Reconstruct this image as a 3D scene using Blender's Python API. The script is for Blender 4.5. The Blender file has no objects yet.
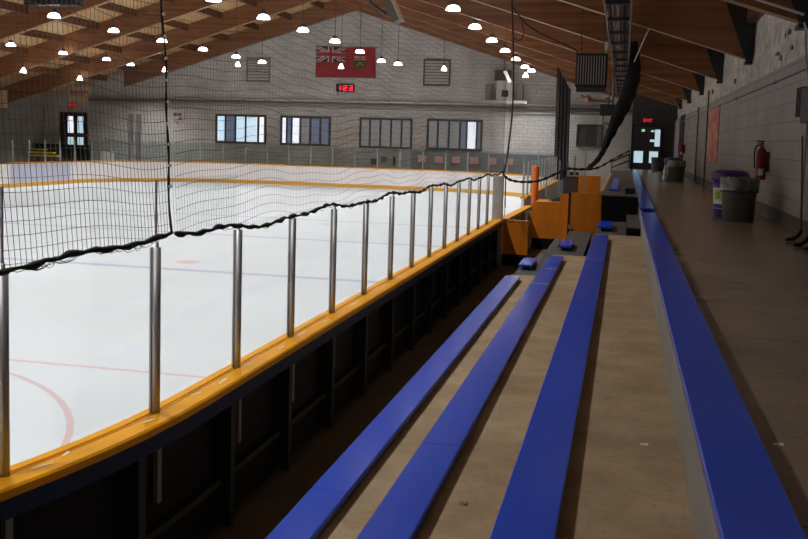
import bpy, math, random
from mathutils import Vector, Matrix
random.seed(7)
C = bpy.context.scene.collection
PI = math.pi
sin, cos = math.sin, math.cos

# ------------------------------------------------------------------ materials
def new_mat(name):
    m = bpy.data.materials.new(name); m.use_nodes = True
    nt = m.node_tree; nt.nodes.clear()
    out = nt.nodes.new('ShaderNodeOutputMaterial')
    b = nt.nodes.new('ShaderNodeBsdfPrincipled')
    nt.links.new(b.outputs[0], out.inputs[0])
    return m, nt, b, out

def mat(name, col, rough=0.5, metal=0.0, var=0.0, scale=3.0, bump=0.0, stretch=(1, 1, 1), spec=0.5, detail=4.0):
    """plain paint / metal / plastic with an optional object-space noise variation"""
    m, nt, b, out = new_mat(name)
    b.inputs['Roughness'].default_value = rough
    b.inputs['Metallic'].default_value = metal
    b.inputs['Specular IOR Level'].default_value = spec
    if var > 0 or bump > 0:
        tc = nt.nodes.new('ShaderNodeTexCoord'); mp = nt.nodes.new('ShaderNodeMapping')
        mp.inputs['Scale'].default_value = stretch
        nt.links.new(tc.outputs['Object'], mp.inputs['Vector'])
        n = nt.nodes.new('ShaderNodeTexNoise'); n.inputs['Scale'].default_value = scale
        n.inputs['Detail'].default_value = detail
        nt.links.new(mp.outputs[0], n.inputs['Vector'])
        r = nt.nodes.new('ShaderNodeValToRGB')
        r.color_ramp.elements[0].position = 0.3; r.color_ramp.elements[1].position = 0.7
        r.color_ramp.elements[0].color = tuple(c * (1 - var) for c in col) + (1,)
        r.color_ramp.elements[1].color = tuple(min(1, c * (1 + var)) for c in col) + (1,)
        nt.links.new(n.outputs['Fac'], r.inputs[0]); nt.links.new(r.outputs[0], b.inputs['Base Color'])
        if bump > 0:
            bp = nt.nodes.new('ShaderNodeBump'); bp.inputs['Strength'].default_value = bump
            nt.links.new(n.outputs['Fac'], bp.inputs['Height']); nt.links.new(bp.outputs[0], b.inputs['Normal'])
    else:
        b.inputs['Base Color'].default_value = tuple(col) + (1,)
    return m

def glow(name, col, strength):
    m, nt, b, out = new_mat(name)
    b.inputs['Base Color'].default_value = tuple(col) + (1,)
    b.inputs['Emission Color'].default_value = tuple(col) + (1,)
    b.inputs['Emission Strength'].default_value = strength
    return m

def glass_mat(name, tint=(0.9, 0.95, 0.94), clear=0.9, rough=0.05):
    m, nt, b, out = new_mat(name)
    nt.nodes.remove(b)
    t = nt.nodes.new('ShaderNodeBsdfTransparent'); t.inputs[0].default_value = tuple(tint) + (1,)
    g = nt.nodes.new('ShaderNodeBsdfGlossy'); g.inputs[0].default_value = (1, 1, 1, 1); g.inputs[1].default_value = rough
    mx = nt.nodes.new('ShaderNodeMixShader'); fr = nt.nodes.new('ShaderNodeFresnel'); fr.inputs[0].default_value = 1.3
    mu = nt.nodes.new('ShaderNodeMath'); mu.operation = 'MULTIPLY'; mu.inputs[1].default_value = 1.0 - clear + 0.5
    nt.links.new(fr.outputs[0], mu.inputs[0]); nt.links.new(mu.outputs[0], mx.inputs[0])
    nt.links.new(t.outputs[0], mx.inputs[1]); nt.links.new(g.outputs[0], mx.inputs[2])
    nt.links.new(mx.outputs[0], out.inputs[0])
    return m

def block_mat(name, col, axis, bw, bh, mortar_dark=0.8, var=0.06, rough=0.7, low=None, low_z=0.0, low2=None, stain=0.12, msize=0.012):
    """painted block wall; axis is the world axis the courses run along; optional different paint below low_z"""
    m, nt, b, out = new_mat(name)
    b.inputs['Roughness'].default_value = rough
    b.inputs['Specular IOR Level'].default_value = 0.25
    tc = nt.nodes.new('ShaderNodeTexCoord'); sp = nt.nodes.new('ShaderNodeSeparateXYZ'); cb = nt.nodes.new('ShaderNodeCombineXYZ')
    nt.links.new(tc.outputs['Object'], sp.inputs[0])
    nt.links.new(sp.outputs[axis], cb.inputs[0]); nt.links.new(sp.outputs['Z'], cb.inputs[1])
    br = nt.nodes.new('ShaderNodeTexBrick')
    br.inputs['Scale'].default_value = 1.0
    br.inputs['Brick Width'].default_value = bw; br.inputs['Row Height'].default_value = bh
    br.inputs['Mortar Size'].default_value = msize; br.inputs['Mortar Smooth'].default_value = 0.3
    br.inputs['Color1'].default_value = tuple(c * (1 - var) for c in col) + (1,)
    br.inputs['Color2'].default_value = tuple(min(1, c * (1 + var)) for c in col) + (1,)
    br.inputs['Mortar'].default_value = tuple(c * mortar_dark for c in col) + (1,)
    nt.links.new(cb.outputs[0], br.inputs['Vector'])
    n = nt.nodes.new('ShaderNodeTexNoise'); n.inputs['Scale'].default_value = 0.7; n.inputs['Detail'].default_value = 5
    nt.links.new(tc.outputs['Object'], n.inputs['Vector'])
    r = nt.nodes.new('ShaderNodeValToRGB')
    r.color_ramp.elements[0].position = 0.3; r.color_ramp.elements[1].position = 0.7
    r.color_ramp.elements[0].color = (1 - stain,) * 3 + (1,); r.color_ramp.elements[1].color = (1 + stain * 0.5,) * 3 + (1,)
    nt.links.new(n.outputs['Fac'], r.inputs[0])
    mx = nt.nodes.new('ShaderNodeMix'); mx.data_type = 'RGBA'; mx.blend_type = 'MULTIPLY'; mx.inputs[0].default_value = 1.0
    nt.links.new(br.outputs['Color'], mx.inputs[6]); nt.links.new(r.outputs[0], mx.inputs[7])
    last = mx.outputs[2]
    if low:
        gt = nt.nodes.new('ShaderNodeMath'); gt.operation = 'LESS_THAN'; gt.inputs[1].default_value = low_z
        nt.links.new(sp.outputs['Z'], gt.inputs[0])
        m2 = nt.nodes.new('ShaderNodeMix'); m2.data_type = 'RGBA'; m2.blend_type = 'MULTIPLY'
        m2.inputs[7].default_value = tuple(low) + (1,)
        nt.links.new(gt.outputs[0], m2.inputs[0]); nt.links.new(last, m2.inputs[6]); last = m2.outputs[2]
    nt.links.new(last, b.inputs['Base Color'])
    bp = nt.nodes.new('ShaderNodeBump'); bp.inputs['Strength'].default_value = 0.3; bp.inputs['Distance'].default_value = 0.01
    nt.links.new(br.outputs['Fac'], bp.inputs['Height']); bp.invert = True
    nt.links.new(bp.outputs[0], b.inputs['Normal'])
    return m

def wood_mat(name, dark, light, axis, rough=0.45, lam=5.0):
    """laminated timber: long grain along axis, thin glue lines across"""
    m, nt, b, out = new_mat(name)
    b.inputs['Roughness'].default_value = rough
    b.inputs['Specular IOR Level'].default_value = 0.3
    tc = nt.nodes.new('ShaderNodeTexCoord'); mp = nt.nodes.new('ShaderNodeMapping')
    st = {'X': (0.25, 6, 7), 'Y': (7, 0.25, 7)}[axis]
    mp.inputs['Scale'].default_value = st
    nt.links.new(tc.outputs['Object'], mp.inputs['Vector'])
    n = nt.nodes.new('ShaderNodeTexNoise'); n.inputs['Scale'].default_value = 1.0; n.inputs['Detail'].default_value = 6
    nt.links.new(mp.outputs[0], n.inputs['Vector'])
    r = nt.nodes.new('ShaderNodeValToRGB')
    r.color_ramp.elements[0].position = 0.3; r.color_ramp.elements[1].position = 0.72
    r.color_ramp.elements[0].color = tuple(dark) + (1,); r.color_ramp.elements[1].color = tuple(light) + (1,)
    nt.links.new(n.outputs['Fac'], r.inputs[0]); nt.links.new(r.outputs[0], b.inputs['Base Color'])
    return m

def concrete_mat(name, a, c, rough=0.6, scale=1.2, joint=None, spec=0.3, scratch=True):
    m, nt, b, out = new_mat(name)
    b.inputs['Roughness'].default_value = rough
    b.inputs['Specular IOR Level'].default_value = spec
    tc = nt.nodes.new('ShaderNodeTexCoord')
    n = nt.nodes.new('ShaderNodeTexNoise'); n.inputs['Scale'].default_value = scale; n.inputs['Detail'].default_value = 8; n.inputs['Roughness'].default_value = 0.65
    nt.links.new(tc.outputs['Object'], n.inputs['Vector'])
    r = nt.nodes.new('ShaderNodeValToRGB')
    r.color_ramp.elements[0].position = 0.32; r.color_ramp.elements[1].position = 0.68
    r.color_ramp.elements[0].color = tuple(a) + (1,); r.color_ramp.elements[1].color = tuple(c) + (1,)
    nt.links.new(n.outputs['Fac'], r.inputs[0])
    last = r.outputs[0]
    # dark spots and grains
    v = nt.nodes.new('ShaderNodeTexNoise'); v.inputs['Scale'].default_value = 24; v.inputs['Detail'].default_value = 3
    nt.links.new(tc.outputs['Object'], v.inputs['Vector'])
    r2 = nt.nodes.new('ShaderNodeValToRGB')
    r2.color_ramp.elements[0].position = 0.26; r2.color_ramp.elements[1].position = 0.45
    r2.color_ramp.elements[0].color = (0.78, 0.76, 0.74, 1); r2.color_ramp.elements[1].color = (1, 1, 1, 1)
    nt.links.new(v.outputs['Fac'], r2.inputs[0])
    mx = nt.nodes.new('ShaderNodeMix'); mx.data_type = 'RGBA'; mx.blend_type = 'MULTIPLY'; mx.inputs[0].default_value = 1.0
    nt.links.new(last, mx.inputs[6]); nt.links.new(r2.outputs[0], mx.inputs[7]); last = mx.outputs[2]
    if scratch:   # worn streaks across the tread
        mp = nt.nodes.new('ShaderNodeMapping'); mp.inputs['Scale'].default_value = (1.0, 5.0, 1.0)
        nt.links.new(tc.outputs['Object'], mp.inputs['Vector'])
        s = nt.nodes.new('ShaderNodeTexNoise'); s.inputs['Scale'].default_value = 1.6; s.inputs['Detail'].default_value = 6
        nt.links.new(mp.outputs[0], s.inputs['Vector'])
        r3 = nt.nodes.new('ShaderNodeValToRGB')
        r3.color_ramp.elements[0].position = 0.35; r3.color_ramp.elements[1].position = 0.65
        r3.color_ramp.elements[0].color = (0.78, 0.76, 0.73, 1); r3.color_ramp.elements[1].color = (1.08, 1.06, 1.03, 1)
        nt.links.new(s.outputs['Fac'], r3.inputs[0])
        m3 = nt.nodes.new('ShaderNodeMix'); m3.data_type = 'RGBA'; m3.blend_type = 'MULTIPLY'; m3.inputs[0].default_value = 1.0
        nt.links.new(last, m3.inputs[6]); nt.links.new(r3.outputs[0], m3.inputs[7]); last = m3.outputs[2]
    if joint:
        sp = nt.nodes.new('ShaderNodeSeparateXYZ'); nt.links.new(tc.outputs['Object'], sp.inputs[0])
        md = nt.nodes.new('ShaderNodeMath'); md.operation = 'PINGPONG'; md.inputs[1].default_value = joint / 2
        nt.links.new(sp.outputs['Y'], md.inputs[0])
        lt = nt.nodes.new('ShaderNodeMath'); lt.operation = 'LESS_THAN'; lt.inputs[1].default_value = 0.008
        nt.links.new(md.outputs[0], lt.inputs[0])
        m4 = nt.nodes.new('ShaderNodeMix'); m4.data_type = 'RGBA'; m4.blend_type = 'MULTIPLY'
        m4.inputs[7].default_value = (0.5, 0.47, 0.45, 1)
        nt.links.new(lt.outputs[0], m4.inputs[0]); nt.links.new(last, m4.inputs[6]); last = m4.outputs[2]
    nt.links.new(last, b.inputs['Base Color'])
    return m

M = {}
M['ice'] = mat('ice', (0.60, 0.645, 0.685), 0.45, var=0.02, scale=0.5, spec=0.25)
M['ice_red'] = mat('ice_red', (0.58, 0.44, 0.47), 0.45)
M['ice_blue'] = mat('ice_blue', (0.41, 0.43, 0.57), 0.45)
M['cap'] = mat('cap_yellow', (0.86, 0.37, 0.003), 0.36, var=0.10, scale=2.5, spec=0.25)
M['tape'] = mat('white_tape', (0.85, 0.83, 0.78), 0.6)
M['dash_white'] = mat('dasher_white', (0.93, 0.90, 0.90), 0.4, var=0.03, scale=0.8)
M['dash_blue'] = mat('advert_blue', (0.60, 0.62, 0.76), 0.4)
M['kick'] = mat('kick_yellow', (0.80, 0.42, 0.06), 0.45)
M['navy'] = mat('navy_steel', (0.012, 0.030, 0.105), 0.5, var=0.15, scale=2, spec=0.2)
M['black_panel'] = mat('black_panel', (0.007, 0.008, 0.012), 0.6, var=0.2, scale=2, spec=0.2)
M['rib'] = mat('black_rib', (0.016, 0.016, 0.018), 0.55)
M['sleeve'] = mat('sleeve_steel', (0.24, 0.24, 0.26), 0.45, 0.3)
M['post'] = mat('post_aluminium', (0.42, 0.42, 0.43), 0.48, 0.65, var=0.06, scale=4)
M['groove'] = mat('glass_groove', (0.05, 0.04, 0.03), 0.6)
M['thickpost'] = mat('post_grey', (0.40, 0.38, 0.36), 0.5, 0.3, var=0.08)
M['glass'] = glass_mat('rink_glass', (0.97, 0.984, 0.982), 1.42)
M['glass_far'] = glass_mat('rink_glass_far', (0.95, 0.976, 0.972), 1.46)
M['net'] = mat('net_cord', (0.23, 0.20, 0.18), 0.85, spec=0.1)
M['hem'] = mat('hem_rope', (0.012, 0.012, 0.013), 0.9, var=0.3, scale=30)
M['bead'] = mat('white_tie', (0.8, 0.8, 0.8), 0.6)
M['blue'] = mat('bench_blue', (0.020, 0.085, 0.64), 0.17, var=0.07, scale=1.6, stretch=(3, 0.6, 3), spec=0.28)
M['bracket'] = mat('bench_bracket', (0.02, 0.02, 0.022), 0.6)
M['joint_glint'] = mat('joint_highlight', (0.62, 0.64, 0.72), 0.3, 0.4)  # pale colour of the highlights painted at bench joints
M['tread'] = concrete_mat('tread_concrete', (0.29, 0.205, 0.112), (0.47, 0.355, 0.225), 0.6, 1.9, joint=None, scratch=False)
M['riser'] = mat('riser_concrete', (0.26, 0.245, 0.21), 0.7, var=0.15, scale=1.5)
M['walk'] = concrete_mat('walkway_concrete', (0.19, 0.14, 0.095), (0.27, 0.205, 0.145), 0.27, 0.9, joint=3.2, spec=0.5, scratch=False)
M['slab'] = mat('slab_dark', (0.085, 0.066, 0.05), 0.7, var=0.2, scale=1.5)
M['deck'] = mat('deck_grey', (0.065, 0.063, 0.058), 0.6, var=0.2, scale=3)
M['deck_dark'] = mat('deck_dark', (0.012, 0.011, 0.011), 0.9, spec=0.1)
M['orange'] = mat('plywood_orange', (0.74, 0.225, 0.010), 0.45, var=0.12, scale=1.5, stretch=(3, 3, 0.4))
M['orange_pad'] = mat('pad_orange', (0.80, 0.16, 0.02), 0.5)
M['tan'] = mat('tan_wood', (0.50, 0.30, 0.13), 0.5, var=0.1)
M['farwall'] = block_mat('far_block', (0.62, 0.60, 0.575), 'X', 0.5, 0.25, 0.76, 0.05, low=(0.76, 0.82, 0.81), low_z=2.45, stain=0.2, msize=0.022)
M['endwall'] = block_mat('end_block', (0.60, 0.60, 0.57), 'X', 0.4, 0.2, 0.85, 0.03)
M['endwall_dark'] = mat('end_dark', (0.05, 0.05, 0.05), 0.7)
M['rightwall'] = block_mat('right_block', (0.40, 0.385, 0.36), 'Y', 0.6, 0.3, 0.72, 0.03, stain=0.15)
M['rough'] = mat('rough_parging', (0.60, 0.56, 0.51), 0.9, var=0.38, scale=4.5, bump=0.8, detail=8)
M['patch'] = mat('parging_hole', (0.17, 0.15, 0.125), 0.9)
M['base'] = mat('baseboard_grey', (0.10, 0.098, 0.09), 0.6, var=0.1)
M['leftwall'] = block_mat('left_block', (0.34, 0.33, 0.32), 'Y', 0.8, 0.4, 0.75, 0.05)
M['beam'] = wood_mat('beam_wood', (0.17, 0.065, 0.026), (0.34, 0.145, 0.060), 'X')
M['purlin'] = wood_mat('purlin_wood', (0.10, 0.04, 0.02), (0.19, 0.08, 0.04), 'Y')
M['deckwood'] = wood_mat('roof_deck_wood', (0.48, 0.29, 0.12), (0.70, 0.46, 0.23), 'Y')
M['steel_dark'] = mat('dark_steel', (0.035, 0.037, 0.042), 0.5, 0.3, var=0.15)
M['steel'] = mat('galv_steel', (0.34, 0.34, 0.33), 0.45, 0.6, var=0.15, scale=5)
M['copper'] = mat('copper_pipe', (0.42, 0.24, 0.15), 0.45, 0.5)
M['pipe'] = mat('pipe_grey', (0.66, 0.64, 0.62), 0.6)
M['pipe_dark'] = mat('pipe_dark_grey', (0.25, 0.24, 0.23), 0.6)
M['beam_bounce'] = wood_mat('beam_bounce_wood', (0.36, 0.20, 0.10), (0.52, 0.32, 0.17), 'X')  # beam wood lightened to paint in light bounced off the ice
M['black'] = mat('black_paint', (0.014, 0.014, 0.015), 0.5)
M['dkgrey'] = mat('dark_grey_plastic', (0.045, 0.045, 0.048), 0.5)
M['frame'] = mat('window_frame', (0.055, 0.053, 0.055), 0.5)
M['pane_lit'] = glow('pane_lit', (0.62, 0.80, 0.95), 0.85)
M['pane_white'] = glow('pane_white', (0.85, 0.88, 1.0), 1.0)
M['pane_blue'] = glow('pane_blue', (0.16, 0.20, 0.30), 0.35)
M['pane_grey'] = glow('pane_grey', (0.30, 0.31, 0.32), 0.25)
M['pane_dark'] = mat('pane_dark', (0.06, 0.065, 0.07), 0.15)
M['pane_day'] = glow('pane_daylight', (0.55, 0.78, 0.88), 0.75)
M['lamp'] = glow('lamp_diffuser', (1.0, 0.97, 0.98), 10.0)
M['lamp_cap'] = mat('lamp_housing', (0.06, 0.058, 0.075), 0.5)
M['tube'] = glow('tube_lamp', (0.9, 0.88, 0.85), 0.8)
M['red_led'] = glow('red_led', (1.0, 0.03, 0.08), 1.3)
M['exit_red'] = glow('exit_red', (1.0, 0.02, 0.03), 0.6)
M['exit_green'] = glow('exit_green', (0.25, 0.9, 0.35), 0.8)
M['flag_red'] = mat('flag_red', (0.36, 0.022, 0.03), 0.8, var=0.12, scale=2)
M['flag_white'] = mat('flag_white', (0.55, 0.52, 0.52), 0.8)
M['flag_blue'] = mat('flag_blue', (0.022, 0.028, 0.07), 0.8)
M['flag_green'] = mat('flag_green', (0.04, 0.085, 0.04), 0.8)
M['flag_gold'] = mat('flag_gold', (0.30, 0.26, 0.05), 0.8)
M['sign_tan'] = mat('sign_tan', (0.85, 0.66, 0.46), 0.6, var=0.1, scale=4)
M['sign_red'] = mat('sign_red', (0.55, 0.22, 0.16), 0.6)
M['crest'] = mat('crest_white', (0.52, 0.46, 0.46), 0.6)
M['crest_dark'] = mat('crest_dark', (0.14, 0.07, 0.08), 0.6)
M['pink'] = mat('pink_plate', (0.52, 0.30, 0.28), 0.6, var=0.2, scale=8)
M['orange_dull'] = mat('dull_orange_trim', (0.28, 0.11, 0.06), 0.6)
M['greenwall'] = mat('teal_grey_paint', (0.15, 0.175, 0.18), 0.6, var=0.12, scale=1.5)
M['yellow_seat'] = mat('seat_yellow', (0.72, 0.60, 0.02), 0.5)
M['red_ext'] = mat('extinguisher_red', (0.26, 0.010, 0.014), 0.3)
M['white'] = mat('label_white', (0.7, 0.68, 0.65), 0.5)
M['bin_grey'] = mat('bin_grey', (0.095, 0.095, 0.082), 0.55, var=0.1, scale=3)
M['bag'] = mat('liner_film', (0.17, 0.17, 0.165), 0.25, var=0.5, scale=14, bump=0.7)
M['bin_purple'] = mat('bin_purple', (0.045, 0.025, 0.22), 0.4)
M['lab_green'] = mat('label_green', (0.22, 0.42, 0.05), 0.5)
M['lab_yellow'] = mat('label_yellow', (0.62, 0.58, 0.32), 0.5)
M['board_white'] = mat('notice_board', (0.40, 0.42, 0.42), 0.5)
M['doorway'] = mat('doorway_dark', (0.02, 0.018, 0.018), 0.7)
M['shaft'] = mat('stick_shaft', (0.07, 0.062, 0.055), 0.5)
M['fixture'] = mat('fixture_grey', (0.13, 0.125, 0.11), 0.6)
M['fin'] = mat('heater_fin', (0.42, 0.42, 0.42), 0.45, 0.4)
M['shoe'] = mat('dark_cloth', (0.03, 0.03, 0.03), 0.7)

def poster_mat():
    m, nt, b, out = new_mat('poster_print')
    b.inputs['Roughness'].default_value = 0.5
    tc = nt.nodes.new('ShaderNodeTexCoord'); mp = nt.nodes.new('ShaderNodeMapping'); mp.inputs['Scale'].default_value = (1, 0.8, 1.3)
    nt.links.new(tc.outputs['Object'], mp.inputs['Vector'])
    n = nt.nodes.new('ShaderNodeTexNoise'); n.inputs['Scale'].default_value = 1.5; n.inputs['Detail'].default_value = 5; n.inputs['Distortion'].default_value = 1.2
    nt.links.new(mp.outputs[0], n.inputs['Vector'])
    r = nt.nodes.new('ShaderNodeValToRGB'); e = r.color_ramp.elements
    e[0].position = 0.34; e[0].color = (0.34, 0.15, 0.17, 1)
    e[1].position = 0.44; e[1].color = (0.58, 0.07, 0.05, 1)
    for p, c in ((0.5, (0.62, 0.14, 0.07, 1)), (0.56, (0.72, 0.42, 0.06, 1)), (0.64, (0.48, 0.24, 0.20, 1))):
        x = e.new(p); x.color = c
    nt.links.new(n.outputs['Fac'], r.inputs[0]); nt.links.new(r.outputs[0], b.inputs['Base Color'])
    return m
M['poster'] = poster_mat()

# ------------------------------------------------------------------ mesh builder
class MB:
    def __init__(s): s.v = []; s.f = []; s.mi = []; s.smooth = []
    def add(s, vs, fs, mi=0, smooth=False):
        o = len(s.v); s.v += [tuple(p) for p in vs]
        for f in fs: s.f.append(tuple(i + o for i in f)); s.mi.append(mi); s.smooth.append(smooth)
        return s
    def box(s, a, b, mi=0):
        (x0, y0, z0), (x1, y1, z1) = a, b
        x0, x1 = min(x0, x1), max(x0, x1); y0, y1 = min(y0, y1), max(y0, y1); z0, z1 = min(z0, z1), max(z0, z1)
        v = [(x0, y0, z0), (x1, y0, z0), (x1, y1, z0), (x0, y1, z0), (x0, y0, z1), (x1, y0, z1), (x1, y1, z1), (x0, y1, z1)]
        return s.add(v, [(3, 2, 1, 0), (4, 5, 6, 7), (0, 1, 5, 4), (1, 2, 6, 5), (2, 3, 7, 6), (3, 0, 4, 7)], mi)
    def cbox(s, a, b, c=0.006, mi=0):
        """box with chamfered long edges (all 12), an octagonal-ish hull"""
        (x0, y0, z0), (x1, y1, z1) = a, b
        vs = []
        for z, ins in ((z0, c), (z0 + c, 0), (z1 - c, 0), (z1, c)):
            for (x, y) in ((x0 + c + ins * .0, y0 + ins), (x1 - c, y0 + ins), (x1 - ins, y0 + c), (x1 - ins, y1 - c), (x1 - c, y1 - ins), (x0 + c, y1 - ins), (x0 + ins, y1 - c), (x0 + ins, y0 + c)):
                vs.append((x, y, z))
        fs = [tuple(range(7, -1, -1)), tuple(range(24, 32))]
        for k in range(3):
            for i in range(8):
                j = (i + 1) % 8
                fs.append((k * 8 + i, k * 8 + j, k * 8 + 8 + j, k * 8 + 8 + i))
        return s.add(vs, fs, mi)
    def tube(s, pts, r, n=8, mi=0, smooth=True, cap=True):
        pts = [Vector(p) for p in pts]; rs = r if isinstance(r, (list, tuple)) else [r] * len(pts)
        up = Vector((0, 0, 1)); vs = []; fs = []
        prev = None
        for i, p in enumerate(pts):
            t = (pts[min(i + 1, len(pts) - 1)] - pts[max(i - 1, 0)])
            t = t.normalized() if t.length > 1e-9 else Vector((0, 0, 1))
            a = prev if prev is not None else (Vector((1, 0, 0)) if abs(t.z) > 0.9 else up)
            a = (a - t * a.dot(t))
            a = a.normalized() if a.length > 1e-6 else t.orthogonal().normalized()
            prev = a; b = t.cross(a)
            for k in range(n):
                w = 2 * PI * k / n
                vs.append(p + a * (rs[i] * cos(w)) + b * (rs[i] * sin(w)))
        for i in range(len(pts) - 1):
            for k in range(n):
                k2 = (k + 1) % n
                fs.append((i * n + k, i * n + k2, (i + 1) * n + k2, (i + 1) * n + k))
        if cap:
            fs.append(tuple(range(n - 1, -1, -1))); fs.append(tuple((len(pts) - 1) * n + k for k in range(n)))
        return s.add(vs, fs, mi, smooth)
    def lathe(s, c, prof, n=24, mi=0, smooth=True):
        """prof: list of (radius, z)"""
        vs = []; fs = []
        for (r, z) in prof:
            for k in range(n):
                w = 2 * PI * k / n; vs.append((c[0] + r * cos(w), c[1] + r * sin(w), c[2] + z))
        for i in range(len(prof) - 1):
            for k in range(n):
                k2 = (k + 1) % n; fs.append((i * n + k, i * n + k2, (i + 1) * n + k2, (i + 1) * n + k))
        if prof[0][0] > 1e-6: fs.append(tuple(range(n - 1, -1, -1)))
        if prof[-1][0] > 1e-6: fs.append(tuple((len(prof) - 1) * n + k for k in range(n)))
        return s.add(vs, fs, mi, smooth)
    def prism(s, poly, axis, a, b, mi=0):
        """extrude a polygon given in the two other axes along axis from a to b"""
        def P(u, v, w): return {'x': (w, u, v), 'y': (u, w, v), 'z': (u, v, w)}[axis]
        n = len(poly)
        vs = [P(u, v, a) for u, v in poly] + [P(u, v, b) for u, v in poly]
        fs = [tuple(range(n)), tuple(range(2 * n - 1, n - 1, -1))] + [(i, i + n, (i + 1) % n + n, (i + 1) % n) for i in range(n)]
        return s.add(vs, fs, mi)
    def sweep(s, path, prof, mi=0):
        """path: (x, y, nx, ny); prof: closed polygon of (offset, z)"""
        n = len(prof); vs = []; fs = []
        for (x, y, nx, ny) in path:
            for (o, z) in prof: vs.append((x + nx * o, y + ny * o, z))
        for i in range(len(path) - 1):
            for k in range(n):
                k2 = (k + 1) % n; fs.append((i * n + k, i * n + k2, (i + 1) * n + k2, (i + 1) * n + k))
        fs.append(tuple(range(n - 1, -1, -1))); fs.append(tuple((len(path) - 1) * n + k for k in range(n)))
        return s.add(vs, fs, mi)
    def build(s, name, mats, parent=None, loc=None):
        me = bpy.data.meshes.new(name)
        o0 = Vector((0, 0, 0))
        if parent is not None: o0 = wloc(parent)
        if loc is not None: o0 = Vector(loc)
        me.from_pydata([tuple(Vector(p) - o0) for p in s.v], [], s.f)
        for m in (mats if isinstance(mats, (list, tuple)) else [mats]): me.materials.append(M[m])
        me.polygons.foreach_set('material_index', s.mi)
        me.polygons.foreach_set('use_smooth', s.smooth)
        me.validate(); me.update()
        import bmesh
        bm = bmesh.new(); bm.from_mesh(me); bmesh.ops.recalc_face_normals(bm, faces=bm.faces); bm.to_mesh(me); bm.free()
        o = bpy.data.objects.new(name, me); C.objects.link(o)
        if parent is not None: o.parent = parent
        elif loc is not None: o.location = loc
        return o

def wloc(o):
    v = Vector(o.location)
    while o.parent is not None: o = o.parent; v = v + Vector(o.location)
    return v

def tag(o, label, cat, group=None):
    o['label'] = label; o['category'] = cat
    if group: o['group'] = group
    return o
def thing(name, loc, label, cat, group=None):
    o = bpy.data.objects.new(name, None); o.empty_display_size = 0.1; C.objects.link(o); o.location = loc
    return tag(o, label, cat, group)
def struct(o): o['kind'] = 'structure'; return o
def copy_tree(o, parent=None):
    c = o.copy(); C.objects.link(c)
    if parent is not None: c.parent = parent
    for ch in list(o.children): copy_tree(ch, c)
    return c

# ------------------------------------------------------------------ constants of the place (metres, ice at z = 0)
GX = -3.32                      # line of the near boards
RW = 2.54                       # right wall
RIDGE_X, RIDGE_Z, SLOPE = -17.3, 11.3, 0.315
FARY = 61.0
LW = -40.0
def beam_z(x): return RIDGE_Z - SLOPE * abs(x - RIDGE_X)

# ------------------------------------------------------------------ setting: floors
b = MB(); b.box((-42, -6, -0.6), (2.9, 62, -0.25)); struct(b.build('floor', 'slab'))

# ice sheet with its painted lines in the same mesh
XL = 2 * RIDGE_X - GX; R = 8.5; Y0, Y1 = -1.5, 58.5
def rink_ring(d=0.0, seg=14):
    pts = []
    for (cx, cy, a0) in ((GX - R, Y1 - R, 0), (XL + R, Y1 - R, 90), (XL + R, Y0 + R, 180), (GX - R, Y0 + R, 270)):
        for k in range(seg + 1):
            a = math.radians(a0 + 90 * k / seg); pts.append((cx + (R - d) * cos(a), cy + (R - d) * sin(a)))
    return pts
b = MB()
ring = rink_ring(0.06)
n = len(ring)
b.add([(x, y, 0) for x, y in ring] + [(x, y, -0.24) for x, y in ring], [tuple(range(n))] + [(i, i + n, (i + 1) % n + n, (i + 1) % n) for i in range(n)], 0)
XI, XJ = XL + 0.1, GX - 0.1
def strip(x0, x1, y0, y1, mi, z=0.0015): b.add([(x0, y0, z), (x1, y0, z), (x1, y1, z), (x0, y1, z)], [(0, 1, 2, 3)], mi)
def arc(cx, cy, r, w, mi, seg=64, z=0.002):
    vs = []; fs = []
    for k in range(seg):
        a = 2 * PI * k / seg
        vs += [(cx + (r - w / 2) * cos(a), cy + (r - w / 2) * sin(a), z), (cx + (r + w / 2) * cos(a), cy + (r + w / 2) * sin(a), z)]
    for k in range(seg):
        j = (k + 1) % seg; fs.append((2 * k, 2 * k + 1, 2 * j + 1, 2 * j))
    b.add(vs, fs, mi)
def dot(cx, cy, r, mi, z=0.003): b.add([(cx + r * cos(2 * PI * k / 24), cy + r * sin(2 * PI * k / 24), z) for k in range(24)], [tuple(range(24))], mi)
strip(XI, XJ, 20.15, 20.45, 2); strip(XI, XJ, 34.4, 34.7, 2)
strip(XI, XJ, 27.75, 28.05, 2)
strip(XI, XJ, 11.33, 11.41, 1); strip(XI, XJ, 44.0, 44.05, 1)
strip(XI + 2, XJ - 2, 0.47, 0.53, 1); strip(XI + 2, XJ - 2, 54.4, 54.46, 1)
for cx in (-9.5, 2 * RIDGE_X + 9.5):
    for cy in (6.6, 48.6):
        arc(cx, cy, 4.57, 0.075, 1); dot(cx, cy, 0.3, 1)
    for cy in (21.6, 33.2): dot(cx - 0.75 if cx > RIDGE_X else cx + 0.75, cy, 0.3, 1)
arc(RIDGE_X, 27.9, 4.57, 0.07, 2)
o = struct(b.build('ice_sheet', ['ice', 'ice_red', 'ice_blue']))

# terraces: three concrete tiers and the walkway, one structure each
TY0, TY1 = -5.0, 16.3
b = MB(); b.box((-1.76, TY0, -0.25), (-1.08, TY1 - 0.2, 0.93)); struct(b.build('terrace', 'tread'))
b = MB(); b.box((-1.08, TY0, -0.25), (-0.40, TY1, 1.28)); struct(b.build('terrace', 'tread'))
b = MB(); b.box((-0.40, TY0, -0.25), (0.345, TY1 + 0.35, 1.63)); struct(b.build('terrace', 'tread'))
b = MB(); b.box((0.362, TY0, -0.25), (RW, 52.0, 1.95)); struct(b.build('walkway', 'walk'))
b = MB(); b.box((0.345, TY0, 1.63), (0.3615, 51.9, 1.946)); struct(b.build('trim_1', 'riser'))

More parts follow.
